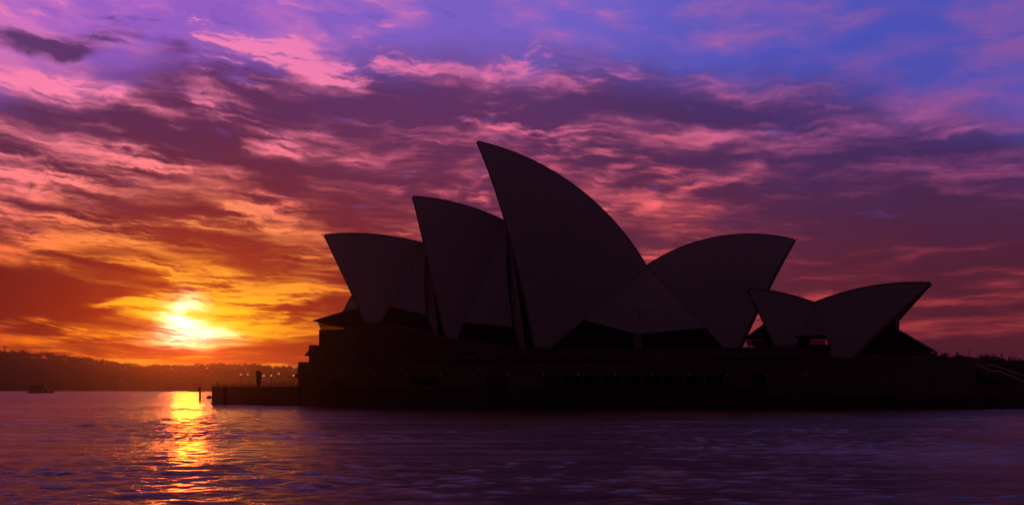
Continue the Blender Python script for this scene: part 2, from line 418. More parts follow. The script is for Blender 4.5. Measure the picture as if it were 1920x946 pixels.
# ------------------------------------------------------------------ mesh helpers
class MB:
    def __init__(s): s.v = []; s.f = []; s.uv = []
    def add(s, vs, fs, uvs=None):
        o = len(s.v); s.v += [tuple(p) for p in vs]
        for i, f in enumerate(fs):
            s.f.append(tuple(o + j for j in f))
            s.uv.append(uvs[i] if uvs else None)
        return s
    def box(s, x0, x1, y0, y1, z0, z1):
        vs = [(x, y, z) for z in (z0, z1) for y in (y0, y1) for x in (x0, x1)]
        return s.add(vs, [(0, 2, 3, 1), (4, 5, 7, 6), (0, 1, 5, 4), (2, 6, 7, 3), (0, 4, 6, 2), (1, 3, 7, 5)])
    def prism(s, poly, t0, t1):
        """poly of (x,z) swept from y=t0 to y=t1"""
        k = len(poly)
        vs = [(x, t0, z) for x, z in poly] + [(x, t1, z) for x, z in poly]
        fs = [tuple(range(k)), tuple(range(2 * k - 1, k - 1, -1))]
        for i in range(k):
            j = (i + 1) % k
            fs.append((i, i + k, j + k, j))
        return s.add(vs, fs)
    def tube(s, pts, r, seg=6, r1=None):
        pts = [Vector(p) for p in pts]; nn = len(pts); vs = []; fs = []
        for i, p in enumerate(pts):
            tdir = (pts[min(i + 1, nn - 1)] - pts[max(i - 1, 0)]).normalized()
            up = Vector((0, 0, 1)) if abs(tdir.z) < 0.9 else Vector((1, 0, 0))
            a = tdir.cross(up).normalized(); b = tdir.cross(a)
            rr = r if r1 is None else r + (r1 - r) * i / (nn - 1)
            for j in range(seg):
                an = 2 * math.pi * j / seg
                vs.append(p + a * math.cos(an) * rr + b * math.sin(an) * rr)
        for i in range(nn - 1):
            for j in range(seg):
                k2 = (j + 1) % seg
                fs.append((i * seg + j, i * seg + k2, (i + 1) * seg + k2, (i + 1) * seg + j))
        fs.append(tuple(range(seg - 1, -1, -1))); fs.append(tuple((nn - 1) * seg + j for j in range(seg)))
        return s.add(vs, fs)
    def sphere(s, c, r, seg=12, rings=8, sz=1.0):
        vs = [(c[0], c[1], c[2] - r * sz)]
        for i in range(1, rings):
            th = math.pi * i / rings
            for j in range(seg):
                an = 2 * math.pi * j / seg
                vs.append((c[0] + r * math.sin(th) * math.cos(an), c[1] + r * math.sin(th) * math.sin(an), c[2] - r * sz * math.cos(th)))
        vs.append((c[0], c[1], c[2] + r * sz)); L_ = len(vs) - 1; fs = []
        for j in range(seg):
            k2 = (j + 1) % seg
            fs.append((0, 1 + k2, 1 + j)); fs.append((L_, L_ - seg + j, L_ - seg + k2))
        for i in range(rings - 2):
            for j in range(seg):
                k2 = (j + 1) % seg; a = 1 + i * seg
                fs.append((a + j, a + k2, a + seg + k2, a + seg + j))
        return s.add(vs, fs)
    def lathe(s, prof, c=(0, 0, 0), seg=12):
        vs = []; fs = []
        for r, z in prof:
            for j in range(seg):
                an = 2 * math.pi * j / seg
                vs.append((c[0] + r * math.cos(an), c[1] + r * math.sin(an), c[2] + z))
        for i in range(len(prof) - 1):
            for j in range(seg):
                k2 = (j + 1) % seg
                fs.append((i * seg + j, i * seg + k2, (i + 1) * seg + k2, (i + 1) * seg + j))
        fs.append(tuple(range(seg - 1, -1, -1))); fs.append(tuple((len(prof) - 1) * seg + j for j in range(seg)))
        return s.add(vs, fs)
    def build(s, name, m, parent=None, smooth=False):
        me = bpy.data.meshes.new(name)
        me.from_pydata(s.v, [], s.f)
        if any(u is not None for u in s.uv):
            ul = me.uv_layers.new(name='UVMap')
            flat = []
            for f, u in zip(s.f, s.uv):
                for i in range(len(f)): flat += list(u[i]) if u else [0, 0]
            ul.data.foreach_set('uv', flat)
        me.materials.append(M[m] if isinstance(m, str) else m)
        if smooth: me.polygons.foreach_set('use_smooth', [True] * len(me.polygons))
        me.update()
        o = bpy.data.objects.new(name, me); col.objects.link(o)
        if parent is not None: o.parent = parent
        return o

def tag(o, label=None, cat=None, group=None, kind=None):
    if label: o['label'] = label
    if cat: o['category'] = cat
    if group: o['group'] = group
    if kind: o['kind'] = kind
    return o
def thing(name, label, cat, loc=(0, 0, 0), rz=0.0, group=None):
    o = bpy.data.objects.new(name, None); col.objects.link(o)
    o.location = loc; o.rotation_euler = (0, 0, rz)
    return tag(o, label, cat, group)
def copy_thing(src, loc, label, rz=None, scale=None):
    r = src.copy(); col.objects.link(r); r.location = loc
    if rz is not None: r.rotation_euler = (0, 0, rz)
    if scale is not None: r.scale = scale
    r['label'] = label
    for ch in list(src.children):
        c = ch.copy(); col.objects.link(c); c.parent = r
        for g in list(ch.children):
            e = g.copy(); col.objects.link(e); e.parent = c
    return r
def at(px, py, Y):
    return ((px - 960) / FX * Y, Y, CAMH + (HZ - py) / FX * Y)

class Frame:
    """building axis: x runs along it to the south, y points away from the harbour side"""
    def __init__(s, P0, deg):
        s.P0 = P0; s.phi = R(deg)
        s.a = (math.cos(s.phi), -math.sin(s.phi)); s.p = (math.sin(s.phi), math.cos(s.phi))
    def hit(s, px, py, t):
        dd = ((px - 960) / FX, 1, (HZ - py) / FX)
        k = (s.P0[0] * s.p[0] + s.P0[1] * s.p[1] + t) / (dd[0] * s.p[0] + dd[1] * s.p[1])
        x, y, z = dd[0] * k, k, CAMH + dd[2] * k
        return ((x - s.P0[0]) * s.a[0] + (y - s.P0[1]) * s.a[1], z)
    def world(s, x, t, z=0):
        return (s.P0[0] + s.a[0] * x + s.p[0] * t, s.P0[1] + s.a[1] * x + s.p[1] * t, z)

def circ(A_, B_, C_):
    ax, ay = A_; bx, by = B_; cx, cy = C_
    q = 2 * (ax * (by - cy) + bx * (cy - ay) + cx * (ay - by))
    ux = ((ax * ax + ay * ay) * (by - cy) + (bx * bx + by * by) * (cy - ay) + (cx * cx + cy * cy) * (ay - by)) / q
    uy = ((ax * ax + ay * ay) * (cx - bx) + (bx * bx + by * by) * (ax - cx) + (cx * cx + cy * cy) * (bx - ax)) / q
    return ux, uy, math.hypot(ax - ux, ay - uy)
def slerp(a, b, f):
    om = math.acos(max(-1, min(1, a.normalized().dot(b.normalized()))))
    return (a * math.sin((1 - f) * om) + b * math.sin(f * om)) / math.sin(om)

def shell_surface(T, Mi, Rr, foot, w, nribs, thick=0.9, over=0.0):
    """two mirrored spherical triangles meeting at the ridge: ribs are great-circle arcs fanning from each foot.
       T, Mi, Rr: (x,z) of tip, mid and rear of the ridge; foot: (x,z) at y=-w"""
    cs, cz, rr = circ(T, Mi, Rr)
    ct = (rr * rr - (foot[0] - cs) ** 2 - (foot[1] - cz) ** 2 - w * w) / (2 * w)
    C_ = Vector((cs, ct, cz)); F_ = Vector((foot[0], -w, foot[1]))
    a0 = math.atan2(T[1] - cz, T[0] - cs); a1 = math.atan2(Rr[1] - cz, Rr[0] - cs)
    nu, nv = nribs, 26
    def pt(i, j, off=0.0):
        an = a0 + (a1 - a0) * i / nu
        P_ = Vector((cs + rr * math.cos(an), 0, cz + rr * math.sin(an)))
        q = slerp(F_ - C_, P_ - C_, j / nv)
        return C_ + q * ((q.length - off) / q.length)
    mb = MB()
    for side in (1, -1):
        vs = []; fs = []; uvs = []
        for layer in (0, 1):
            for i in range(nu + 1):
                for j in range(nv + 1):
                    p = pt(i, j, layer * thick)
                    if layer and p.y > -0.02: p.y = -0.02
                    vs.append((p.x, p.y * side, p.z))
        W = nv + 1; K = (nu + 1) * W
        ln = (F_ - Vector((T[0], 0, T[1]))).length / 2.6
        for i in range(nu):
            for j in range(nv):
                q = (i * W + j, i * W + j + 1, (i + 1) * W + j + 1, (i + 1) * W + j)
                uq = [(i, j / nv * ln), (i, (j + 1) / nv * ln), (i + 1, (j + 1) / nv * ln), (i + 1, j / nv * ln)]
                fs.append(q if side == 1 else q[::-1]); uvs.append(uq if side == 1 else uq[::-1])
                q2 = tuple(K + x for x in q)
                fs.append(q2[::-1] if side == 1 else q2); uvs.append([(0.5, 0.5)] * 4)
        for j in range(nv):
            for i in (0, nu):
                q = (i * W + j, i * W + j + 1, K + i * W + j + 1, K + i * W + j)
                flip = (i == 0) == (side == 1)
                fs.append(q[::-1] if flip else q); uvs.append([(0.5, 0.5)] * 4)
        mb.add(vs, fs, uvs)
    return mb, pt, nu, nv

def ruled(cA, cB, k=10, bulge=0.8, ribs=8, side=1):
    """tiled side shell spanning two edge curves (equal point counts), bulging outwards (-y)"""
    mb = MB(); vs = []; fs = []; uvs = []
    m_ = len(cA)
    for i in range(m_):
        a, b = Vector(cA[i]), Vector(cB[i])
        for j in range(k + 1):
            f = j / k
            p = a.lerp(b, f); p.y -= bulge * math.sin(math.pi * f) * (i / (m_ - 1)) ** 0.5
            vs.append((p.x, p.y * side, p.z))
    for i in range(m_ - 1):
        for j in range(k):
            q = (i * (k + 1) + j, (i + 1) * (k + 1) + j, (i + 1) * (k + 1) + j + 1, i * (k + 1) + j + 1)
            u0, u1 = j / k * ribs, (j + 1) / k * ribs; v0, v1 = i / 2.0, (i + 1) / 2.0
            uq = [(u0, v0), (u0, v1), (u1, v1), (u1, v0)]
            fs.append(q if side == 1 else q[::-1]); uvs.append(uq if side == 1 else uq[::-1])
    mb.add(vs, fs, uvs)
    # inner face, slightly behind, closes the thickness
    o = len(mb.v); inner = [(x, y + 0.7 * side, z - 0.1) for x, y, z in vs]
    mb.add(inner, [f[::-1] for f in fs], [[(0.5, 0.5)] * 4] * len(fs))
    rim = [i * (k + 1) for i in range(m_)] + [(m_ - 1) * (k + 1) + j for j in range(1, k + 1)] + [i * (k + 1) + k for i in range(m_ - 2, -1, -1)]
    for a, b in zip(rim, rim[1:]):
        mb.f.append((a, b, b + o, a + o)); mb.uv.append([(0.5, 0.5)] * 4)
    return mb

# ------------------------------------------------------------------ water
def axis_steps(segs, start):
    out = [start]
    for end, st0, g in segs:
        st_ = st0
        while out[-1] < end:
            out.append(out[-1] + st_); st_ *= g
    return np.array(out)
ys = axis_steps([(34, 2.0, 1.0), (95, 0.17, 1.0), (170, 0.24, 1.0015), (430, 0.36, 1.004), (8200, 1.2, 1.10)], 20.0)
ys_neg = -axis_steps([(8200, 2.5, 1.25)], -18.0)[::-1]
ys = np.concatenate([ys_neg[ys_neg < 19.0], ys])
xp = axis_steps([(45, 0.34, 1.0), (130, 0.45, 1.006), (8200, 1.2, 1.13)], 0.0)
xs = np.concatenate([-xp[:0:-1], xp])
X, Y = np.meshgrid(xs, ys)
Z = np.zeros_like(X)
gx = np.gradient(xs)[None, :]; gy = np.gradient(ys)[:, None]
rg = np.random.RandomState(5)
K_ = 110
lam = np.exp(rg.uniform(math.log(0.5), math.log(7.0), K_))
th = rg.normal(0, 0.75, K_) - 1.35
for l, t_ in zip(lam, th):
    kx, ky = math.cos(t_) * 2 * math.pi / l, math.sin(t_) * 2 * math.pi / l
    slope = 0.0115 * (1.0 if l < 2.5 else 0.55)
    amp = slope * l / (2 * math.pi) * 1.414
    nyq = np.maximum(gx * abs(math.cos(t_)), gy * abs(math.sin(t_)))
    att = np.clip((l / 2.6 - nyq) / (l / 5.0), 0, 1)
    Z += att * amp * np.sin(kx * X + ky * Y + rg.uniform(0, 6.28))
# gusts: patches of livelier and calmer water
gust = np.zeros_like(Z)
for i in range(14):
    l = rg.uniform(18, 70); t_ = rg.uniform(0, 6.28)
    gust += np.sin((math.cos(t_) * X * 0.6 + math.sin(t_) * Y) * 6.28 / l + rg.uniform(0, 6.28))
Z *= 1.0 + 0.22 * np.clip(gust / 2.2, -1.6, 2.0)
fade = np.clip((700 - np.hypot(X, Y)) / 300, 0, 1)
Z *= fade
nyv, nxv = Z.shape
me = bpy.data.meshes.new('water')
me.vertices.add(nxv * nyv)
me.vertices.foreach_set('co', np.stack([X, Y, Z], -1).astype(np.float32).ravel())
ii = (np.arange(nyv - 1)[:, None] * nxv + np.arange(nxv - 1)[None, :]).ravel()
quads = np.stack([ii, ii + 1, ii + nxv + 1, ii + nxv], -1).astype(np.int32).ravel()
me.loops.add(len(quads)); me.loops.foreach_set('vertex_index', quads)
me.polygons.add(len(ii)); me.polygons.foreach_set('loop_start', np.arange(0, len(quads), 4, dtype=np.int32))
me.polygons.foreach_set('use_smooth', np.ones(len(ii), dtype=bool))
me.update(calc_edges=True)
wm = bpy.data.materials.new('harbour_water'); wm.use_nodes = True
t = wm.node_tree; k = N(t); b = t.nodes['Principled BSDF']
b.inputs['Base Color'].default_value = (0.006, 0.005, 0.012, 1)
b.inputs['Roughness'].default_value = 0.10
b.inputs['IOR'].default_value = 1.333
g = k.new('ShaderNodeNewGeometry')
p1 = k.v('MULTIPLY', g.outputs['Position'], (0.75, 1.5, 1.0))
h1 = k.noise(p1, 2.8, 5, 0.7, 0.2)
g1 = k.noise(k.v('MULTIPLY', g.outputs['Position'], (0.35, 1.0, 1.0)), 0.16, 4, 0.62)      # cat's-paws
g2 = k.noise(k.v('MULTIPLY', g.outputs['Position'], (0.30, 1.0, 1.0)), 0.022, 3, 0.55)     # wider wind lanes
ws = k.mad(k.smooth(g1, 0.34, 0.64), 0.55, k.mul(k.smooth(g2, 0.35, 0.65), 0.35))
bp = k.new('ShaderNodeBump'); bp.inputs['Distance'].default_value = 0.32
t.links.new(k.mad(ws, 0.8, 0.20), bp.inputs['Strength'])
t.links.new(h1, bp.inputs['Height']); t.links.new(bp.outputs[0], b.inputs['Normal'])
me.materials.append(wm)
water = bpy.data.objects.new('water', me); col.objects.link(water); tag(water, 'dark rippled harbour water with a golden sun path', kind='structure')

# ------------------------------------------------------------------ quay (broadwalk) around the point
CH = Frame((34.4, 372.0), 9.3)
def wpoly(name, pts, z0, z1, m, label):
    mb = MB(); k_ = len(pts)
    vs = [(x, y, z0) for x, y in pts] + [(x, y, z1) for x, y in pts]
    fs = [tuple(range(k_ - 1, -1, -1)), tuple(range(k_, 2 * k_))]
    for i in range(k_):
        j = (i + 1) % k_
        fs.append((i, j, j + k_, i + k_))
    mb.add(vs, fs)
    return tag(mb.build(name, m), label, kind='structure')
def w2(x, t): return CH.world(x, t)[:2]
QZ = 4.75; QL = 3.15
xs_split = CH.hit(1436, 740, -36)[0]
cor = at(397, 725, 414)[:2]
q1p = [cor, w2(-62, -36), w2(xs_split, -36), w2(xs_split, 150), w2(-140, 150), (cor[0] - 4, 520)]
wpoly('quay', q1p, -3.0, QZ, 'quay', 'dark sea wall and broadwalk round the point')
q2p = [w2(xs_split, -36.02), w2(320, -36.02), w2(320, 150), w2(xs_split, 150)]
wpoly('lower_quay', q2p, -3.0, QL, 'quay', 'lower sea wall under the forecourt, right')
# coping strips
def strip(name, a, b, z, wdt=0.7, hgt=0.28, m='paving'):
    dv = Vector((b[0] - a[0], b[1] - a[1])); L_ = dv.length; nrm = Vector((-dv.y, dv.x)) / L_
    mb = MB()
    pts = [Vector(a) - nrm * 0.12, Vector(b) - nrm * 0.12, Vector(b) + nrm * wdt, Vector(a) + nrm * wdt]
    vs = [(p.x, p.y, z) for p in pts] + [(p.x, p.y, z + hgt) for p in pts]
    mb.add(vs, [(3, 2, 1, 0), (4, 5, 6, 7), (0, 1, 5, 4), (1, 2, 6, 5), (2, 3, 7, 6), (3, 0, 4, 7)])
    return tag(mb.build(name, m), kind='structure')
strip('quay_kerb', cor, w2(-62, -36), QZ)
strip('quay_kerb', w2(-62, -36), w2(xs_split, -36), QZ)
strip('quay_kerb', w2(xs_split, -36), w2(320, -36), QL)

# ------------------------------------------------------------------ podium
def H_(px, py, t): return CH.hit(px, py, t)
TP = -31.0
pod = thing('podium_building', 'massive dark granite podium carrying the sail roofs', 'podium', (CH.P0[0], CH.P0[1], QZ), -CH.phi)
def loc(pts, t, z0=QZ): return [(H_(px, py, t)[0], H_(px, py, t)[1] - z0) for px, py in pts]
prof = [(598, 618), (640, 617), (665, 612), (688, 604.5), (714, 603.5), (738, 607), (765, 614), (795, 623), (822, 631), (855, 634.5), (905, 638.5), (945, 646), (985, 652), (1190, 652.5), (1380, 650.5), (1470, 649.5), (1500, 651.5), (1530, 658), (1565, 670), (1600, 684), (1612, 688)]
pl = loc(prof, TP)
left_x = pl[0][0]; right_x = pl[-1][0]
poly = [(left_x, 0)] + pl + [(right_x, 0)]
MB().prism(poly, TP, 110).build('wall', 'granite', pod)
# coping on the parapet
cp = [(a, b) for a, b in pl]
mb = MB().prism(cp + [(a, b - 0.35) for a, b in cp[::-1]], TP - 0.25, TP - 0.003)
mb.build('coping', 'granite', pod)
# northern steps of the podium
sp = loc([(558, 724), (558, 678), (578, 678), (578, 646), (590, 646), (597.9, 651), (597.9, 724)], TP)
MB().prism(sp, TP + 0.4, 60).build('wall', 'granite', pod)
aw = loc([(569.5, 666.5), (579, 656), (579, 667)], TP + 0.5)
MB().prism(aw, TP + 0.5, 20).build('awning', 'granite', pod)
aw = loc([(549.5, 707), (559, 698), (559, 708)], TP + 0.5)
MB().prism(aw, TP + 0.5, 20).build('awning', 'granite', pod)
# long slots: dark boxes on the wall in place of shaded recesses, with hoods
def recess(px0, py0, px1, py1, name='slot', hood=True, m='void'):
    (x0, zt), (x1, zb) = H_(px0, py0, TP), H_(px1, py1, TP)
    zt -= QZ; zb -= QZ
    o = MB().box(x0, x1, TP - 0.02, TP + 0.2, zb, zt).build(name, m, pod)
    if hood:
        MB().prism([(x0 - .2, zt), (x1 + .2, zt), (x1 + .2, zt + .22), (x0 - .2, zt + .22)], TP - 0.5, TP - 0.021).build('hood', 'granite', o)
    return o
for a in ((780, 672.5, 830, 676.5), (845, 672.5, 948, 676.5), (963, 672.5, 1180, 677), (1332, 670, 1500, 675), (862, 659, 892, 663.5)):
    recess(*a)
# ground-level windows with their pillars
for px0, px1 in ((1022, 1053), (1059, 1090), (1096, 1127), (1133, 1164), (1170, 1201), (1208, 1240), (1246, 1278), (1284, 1318), (1324, 1356)):
    o = recess(px0, 704, px1, 723.4, 'window', False, 'dark_glass')
    (x0, zt), (x1, zb) = H_(px0, 704, TP), H_(px1, 723.4, TP)
    mb = MB()
    for q in range(1, 3):
        xm = x0 + (x1 - x0) * q / 3
        mb.box(xm - .05, xm + .05, TP - .1, TP - .021, zb - QZ, zt - QZ)
    zm = (zt + zb) / 2 - QZ
    mb.box(x0, x1, TP - .13, TP - .031, zm - .05, zm + .05)
    mb.build('glazing_bars', 'bronze', o)
(x0, zt), (x1, zb) = H_(1040, 691, TP), H_(1362, 703, TP)
MB().prism([(x0, zt - QZ), (x1, zt - QZ), (x1, zb - QZ), (x0, zb - QZ)], TP - 1.6, TP - 0.004).build('canopy', 'granite', pod)
for px in (1056, 1093, 1130, 1167, 1204.5, 1243, 1281, 1321, 1359):
    x_, _z = H_(px, 710, TP)
    MB().box(x_ - .3, x_ + .3, TP - 1.4, TP - 0.9, 0, zb - QZ).build('pillar', 'pale' if False else 'granite', pod)
for a in ((771, 706, 823, 724), (911, 706, 950, 724), (623, 707, 645, 723), (1411, 698, 1438, 722)):
    recess(*a, name='doorway', hood=True, m='dark_glass')

# southern block: overhanging slab, deep recess, concourse wall, monumental steps
fb = thing('forecourt_building', 'low dark concourse block with broad steps, right of the podium', 'building', (CH.P0[0], CH.P0[1], QL), -CH.phi)
def locq(pts, t): return loc(pts, t, QL)
slab = locq([(1600, 668.5), (1700, 668), (1750, 670), (1800, 671), (1806, 673), (2120, 777), (2120, 797), (1806, 693), (1590, 692)], -22)
MB().prism(slab, -22, 70).build('slab', 'granite', fb)
b2 = locq([(1612, 660), (1612, 740), (1905, 740), (1905, 706), (1806, 673), (1720, 668)], -22)
MB().prism([(b2[0][0], b2[0][1] * 0.3), (b2[0][0], 0.02), (b2[2][0], 0.02), (b2[3][0], b2[3][1] - 1.0), (b2[4][0], b2[4][1] - 1.0), (b2[0][0], b2[4][1] - 1.0)], -13, 60).build('back_wall', 'void', fb)
cw = locq([(1438, 721), (1640, 720.5), (1960, 720.5), (1960, 738), (1438, 738)], -32)
cw = [(x, max(z, 0.01)) for x, z in cw]
MB().prism(cw, -32, -12.5).build('concourse_wall', 'granite', fb)
# treads of the monumental steps
mb = MB()
e0 = H_(1806, 673, -22); e1 = H_(2120, 777, -22)
NS = 60
for i in range(NS):
    xa = e0[0] + (e1[0] - e0[0]) * i / NS; xb = e0[0] + (e1[0] - e0[0]) * (i + 1) / NS
    za = e0[1] + (e1[1] - e0[1]) * i / NS - QL
    mb.box(xa, xb, -21, 69, za - 0.8, za - 0.02)
mb.build('steps', 'paving', fb)
M['rail'] = mat('pale_lamplight_rail', (0.8, 0.76, 0.72), 0.35, 0.6, noise=0.05)  # pale colour stands in for lamplight on this handrail
def balustrade(pts, t, hgt, name='balustrade', rm='pale'):
    mb = MB(); q = locq(pts, t)
    mb.prism(q + [(a, b - hgt) for a, b in q[::-1]], t - 0.12, t + 0.12)
    o = mb.build(name, 'granite', fb)
    mb = MB(); mb.tube([(a, t, b + 0.16) for a, b in q], 0.16, 8)
    c = mb.build('handrail', rm, o, True)
    return o
balustrade([(1690, 698.5), (1702, 702.5), (1714, 703.5), (1726, 708), (1750, 717.5), (1762, 719.5)], -29, 0.9, rm='rail')
balustrade([(1800, 674), (1830, 684), (1858, 696.5), (1875, 698), (1895, 706), (1935, 722)], -23, 1.0)
balustrade([(1850, 685), (1866, 686.5), (1890, 695), (1915, 703), (1940, 704)], 10, 1.0)
for px in (1643, 1653, 1662, 1671, 1680):
    x_, z_ = locq([(px, 702)], -14)[0]
    o = MB().sphere((x_, -14, z_), 0.16, 8, 6).build('wall_lamp', 'lampdim', fb)
# balustrade rail on the podium top
mb = MB(); p0, p1 = loc([(1392, 644)], TP)[0], loc([(1500, 644)], TP)[0]
for dz in (0, -0.42):
    mb.tube([(p0[0], TP + .4, p0[1] + dz), (p1[0], TP + .4, p1[1] + dz)], 0.05)
rl = mb.build('railing', 'bronze', pod)
for i in range(12):
    x_ = p0[0] + (p1[0] - p0[0]) * i / 11
    MB().box(x_ - .04, x_ + .04, TP + .37, TP + .43, p0[1] - 0.95, p0[1]).build('post', 'bronze', rl)

# ------------------------------------------------------------------ concert hall sails
PZ = 12.0
def zz(pts, z0): return [(a, b - z0) for a, b in pts]
ch = thing('concert_hall', 'largest sail-roofed hall, four tall pale shells in the middle', 'concert hall', (CH.P0[0], CH.P0[1], PZ), -CH.phi)
def make_shell(fr, root, T_, M_, R_, foot, w, ribs, z0, name='shell'):
    T0, M0, R0 = [(a, b - z0) for a, b in (fr.hit(*T_, 0), fr.hit(*M_, 0), fr.hit(*R_, 0))]
    f0 = fr.hit(*foot, -w); f0 = (f0[0], f0[1] - z0)
    mb, pt, nu, nv = shell_surface(T0, M0, R0, f0, w, ribs)
    o = mb.build(name, 'tile', root, smooth=False)
    # edge rib along the open mouth, ridge cap
    e = MB()
    for side in (1, -1):
        pts = [pt(0, j, 0.45) for j in range(nv + 1)]
        e.tube([(p.x, p.y * side, p.z) for p in pts], 0.42, 6)
    e.build('edge_rib', 'concrete', o)
    c = MB(); c.tube([pt(i, nv, 0.1) for i in range(0, nu + 1, 2)], 0.32, 6)
    c.build('ridge_cap', 'concrete', o)
    return o, pt, nu, nv
sh1, p1_, u1, v1 = make_shell(CH, ch, (609, 440), (705, 439.5), (800, 458), (699, 630), 15, 26, PZ)
sh2, p2_, u2, v2 = make_shell(CH, ch, (775, 368), (865, 383), (950, 416), (844, 668), 19, 30, PZ)
sh3, p3_, u3, v3 = make_shell(CH, ch, (896, 265), (1056, 333), (1212, 498), (1008, 672), 23, 42, PZ)
sh4, p4_, u4, v4 = make_shell(CH, ch, (1490, 449), (1345, 444), (1212, 498), (1374, 672), 21, 38, PZ)

def P3(fr, px, py, t, z0): 
    x, z = fr.hit(px, py, t); return (x, t, z - z0)
def poly_curve(pts, m_):
    """resample a polyline of 3D points to m_ points"""
    pts = [Vector(p) for p in pts]; L_ = [0]
    for a, b in zip(pts, pts[1:]): L_.append(L_[-1] + (b - a).length)
    out = []
    for i in range(m_):
        s_ = L_[-1] * i / (m_ - 1); j = 0
        while j < len(L_) - 2 and L_[j + 1] < s_: j += 1
        f = (s_ - L_[j]) / max(1e-6, L_[j + 1] - L_[j])
        out.append(pts[j].lerp(pts[j + 1], f))
    return out
def rear_edge(pt, nu, nv, jmin):
    """points of the rear rib from ridge down to sample jmin"""
    return [pt(nu, j, 0.25) for j in range(nv, jmin - 1, -1)]
def j_at_py(fr, pt, nu, nv, py, z0):
    best, bj = 1e9, 0
    for j in range(nv + 1):
        p = pt(nu, j); w_ = fr.world(p.x, p.y)
        q = HZ - (p.z + z0 - CAMH) / w_[1] * FX
        if abs(q - py) < best: best, bj = abs(q - py), j
    return bj
def side_shell(fr, root, pt, nu, nv, py_low, curveB, z0, ribs=9, bulge=0.8, name='side_shell'):
    jm = j_at_py(fr, pt, nu, nv, py_low, z0)
    cA = poly_curve(rear_edge(pt, nu, nv, jm), 22)
    cB = poly_curve([P3(fr, *q, z0) for q in curveB], 22)
    mb = ruled(cA, cB, 10, bulge, ribs, 1)
    m2 = ruled(cA, cB, 10, bulge, ribs, -1)
    mb.add(m2.v, m2.f, m2.uv)
    return mb.build(name, 'tile', root)
# between shells 3 and 4: two side shells meeting at the vertical seam
side_shell(CH, ch, p3_, u3, v3, 600, [(1212, 498, 0), (1206, 530, -9), (1200, 575, -17), (1194, 626, -22)], PZ, 15, 0.9)
side_shell(CH, ch, p4_, u4, v4, 610, [(1212, 498, 0), (1206.5, 530, -9.1), (1200.5, 575, -17.1), (1194.5, 626, -22.1)], PZ, 15, 0.9)
side_shell(CH, ch, p2_, u2, v2, 600, [(950, 416, 0), (949, 460, -9), (952, 540, -15), (961, 612, -18)], PZ, 13, 0.6)
side_shell(CH, ch, p1_, u1, v1, 576, [(800, 458, 0), (797, 480, -7), (795, 530, -12), (798, 590, -15)], PZ, 13, 0.6)
# narrow louvre shells closing the gap towards the next mouth
def louvre(fr, root, cl, cr, z0):
    a = poly_curve([P3(fr, *q, z0) for q in cl], 20); b = poly_curve([P3(fr, *q, z0) for q in cr], 20)
    mb = ruled(a, b, 6, 0.25, 3, 1); m2 = ruled(a, b, 6, 0.25, 3, -1); mb.add(m2.v, m2.f, m2.uv)
    return mb.build('louvre_shell', 'tile', root)
louvre(CH, ch, [(951, 418, 0.6), (951, 460, -6.5), (955, 540, -12.5), (962, 608, -16.5), (974, 652, -18)],
       [(953, 420, 0.5), (960, 470, -8.5), (973, 560, -16), (980, 610, -18.5), (984, 652, -19.5)], PZ)
louvre(CH, ch, [(801, 460, 0.6), (797, 485, -5), (797, 540, -9.5), (799, 588, -12.8), (812, 630, -14.5)],
       [(802, 462, 0.5), (806, 500, -6.5), (814, 560, -12), (819, 600, -14.5), (821, 632, -15.5)], PZ)
# foyer walls: bronze glazing set back under the side shells
def foyer(fr, root, pts, t, z0, depth=0.4, m='dark_glass', mull=True):
    q = zz([fr.hit(px, py, t) for px, py in pts], z0)
    o = MB().prism(q, t, t + depth).build('foyer_glazing', m, root)
    if mull:
        x0 = min(a for a, b in q); x1 = max(a for a, b in q); z1 = max(b for a, b in q); zb_ = min(b for a, b in q)
        mb = MB(); nn = max(3, int((x1 - x0) / 2.2))
        for i in range(nn + 1):
            x = x0 + (x1 - x0) * i / nn
            mb.box(x - .06, x + .06, t - .12, t - 0.003, zb_, zb_ + (z1 - zb_) * 0.6)
        mb.build('mullion', 'bronze', o)
    return o
foyer(CH, ch, [(1010, 660), (1080, 590), (1110, 598), (1190, 618), (1190, 660)], -13, PZ)
foyer(CH, ch, [(1196, 660), (1196, 618), (1300, 602), (1335, 602), (1370, 660)], -13, PZ)
foyer(CH, ch, [(850, 650), (862, 590), (958, 606), (985, 660), (850, 660)], -11, PZ)
foyer(CH, ch, [(706, 625), (714, 570), (795, 584), (815, 634), (706, 634)], -8, PZ)
x_, z_ = CH.hit(1196.5, 626, -21)
MB().box(x_ - 0.95, x_ + 0.95, -21.4, -19.5, 0.0, z_ - PZ + 0.6).build('pier', 'concrete', ch)
# glass walls filling the mouths (dark bronze, well inside the sails)
def mouth_wall(root, pt, nv, z0, side_dx, j0=2):
    vs = []; fs = []
    L1 = [pt(side_dx, j, 1.3) for j in range(j0, nv)]
    for p in L1: vs.append((p.x, min(p.y, -.05), p.z)); vs.append((p.x, -min(p.y, -.05), p.z))
    for i in range(len(L1) - 1): fs.append((2 * i, 2 * i + 1, 2 * i + 3, 2 * i + 2))
    return MB().add(vs, fs).build('mouth_glazing', 'dark_glass', root)
mouth_wall(ch, p1_, v1, PZ, 8); mouth_wall(ch, p2_, v2, PZ, 8); mouth_wall(ch, p3_, v3, PZ, 10); mouth_wall(ch, p4_, v4, PZ, 10)
core_p = [(a, max(b - PZ, -0.5)) for a, b in [CH.hit(px, py, -6) for px, py in ((722, 655), (722, 566), (765, 520), (960, 478), (1150, 560), (1350, 575), (1378, 655))]]
MB().prism(core_p, -6, 6).build('dark_gap_block', 'void', ch)  # dark block added inside so sky stays hidden between the shells
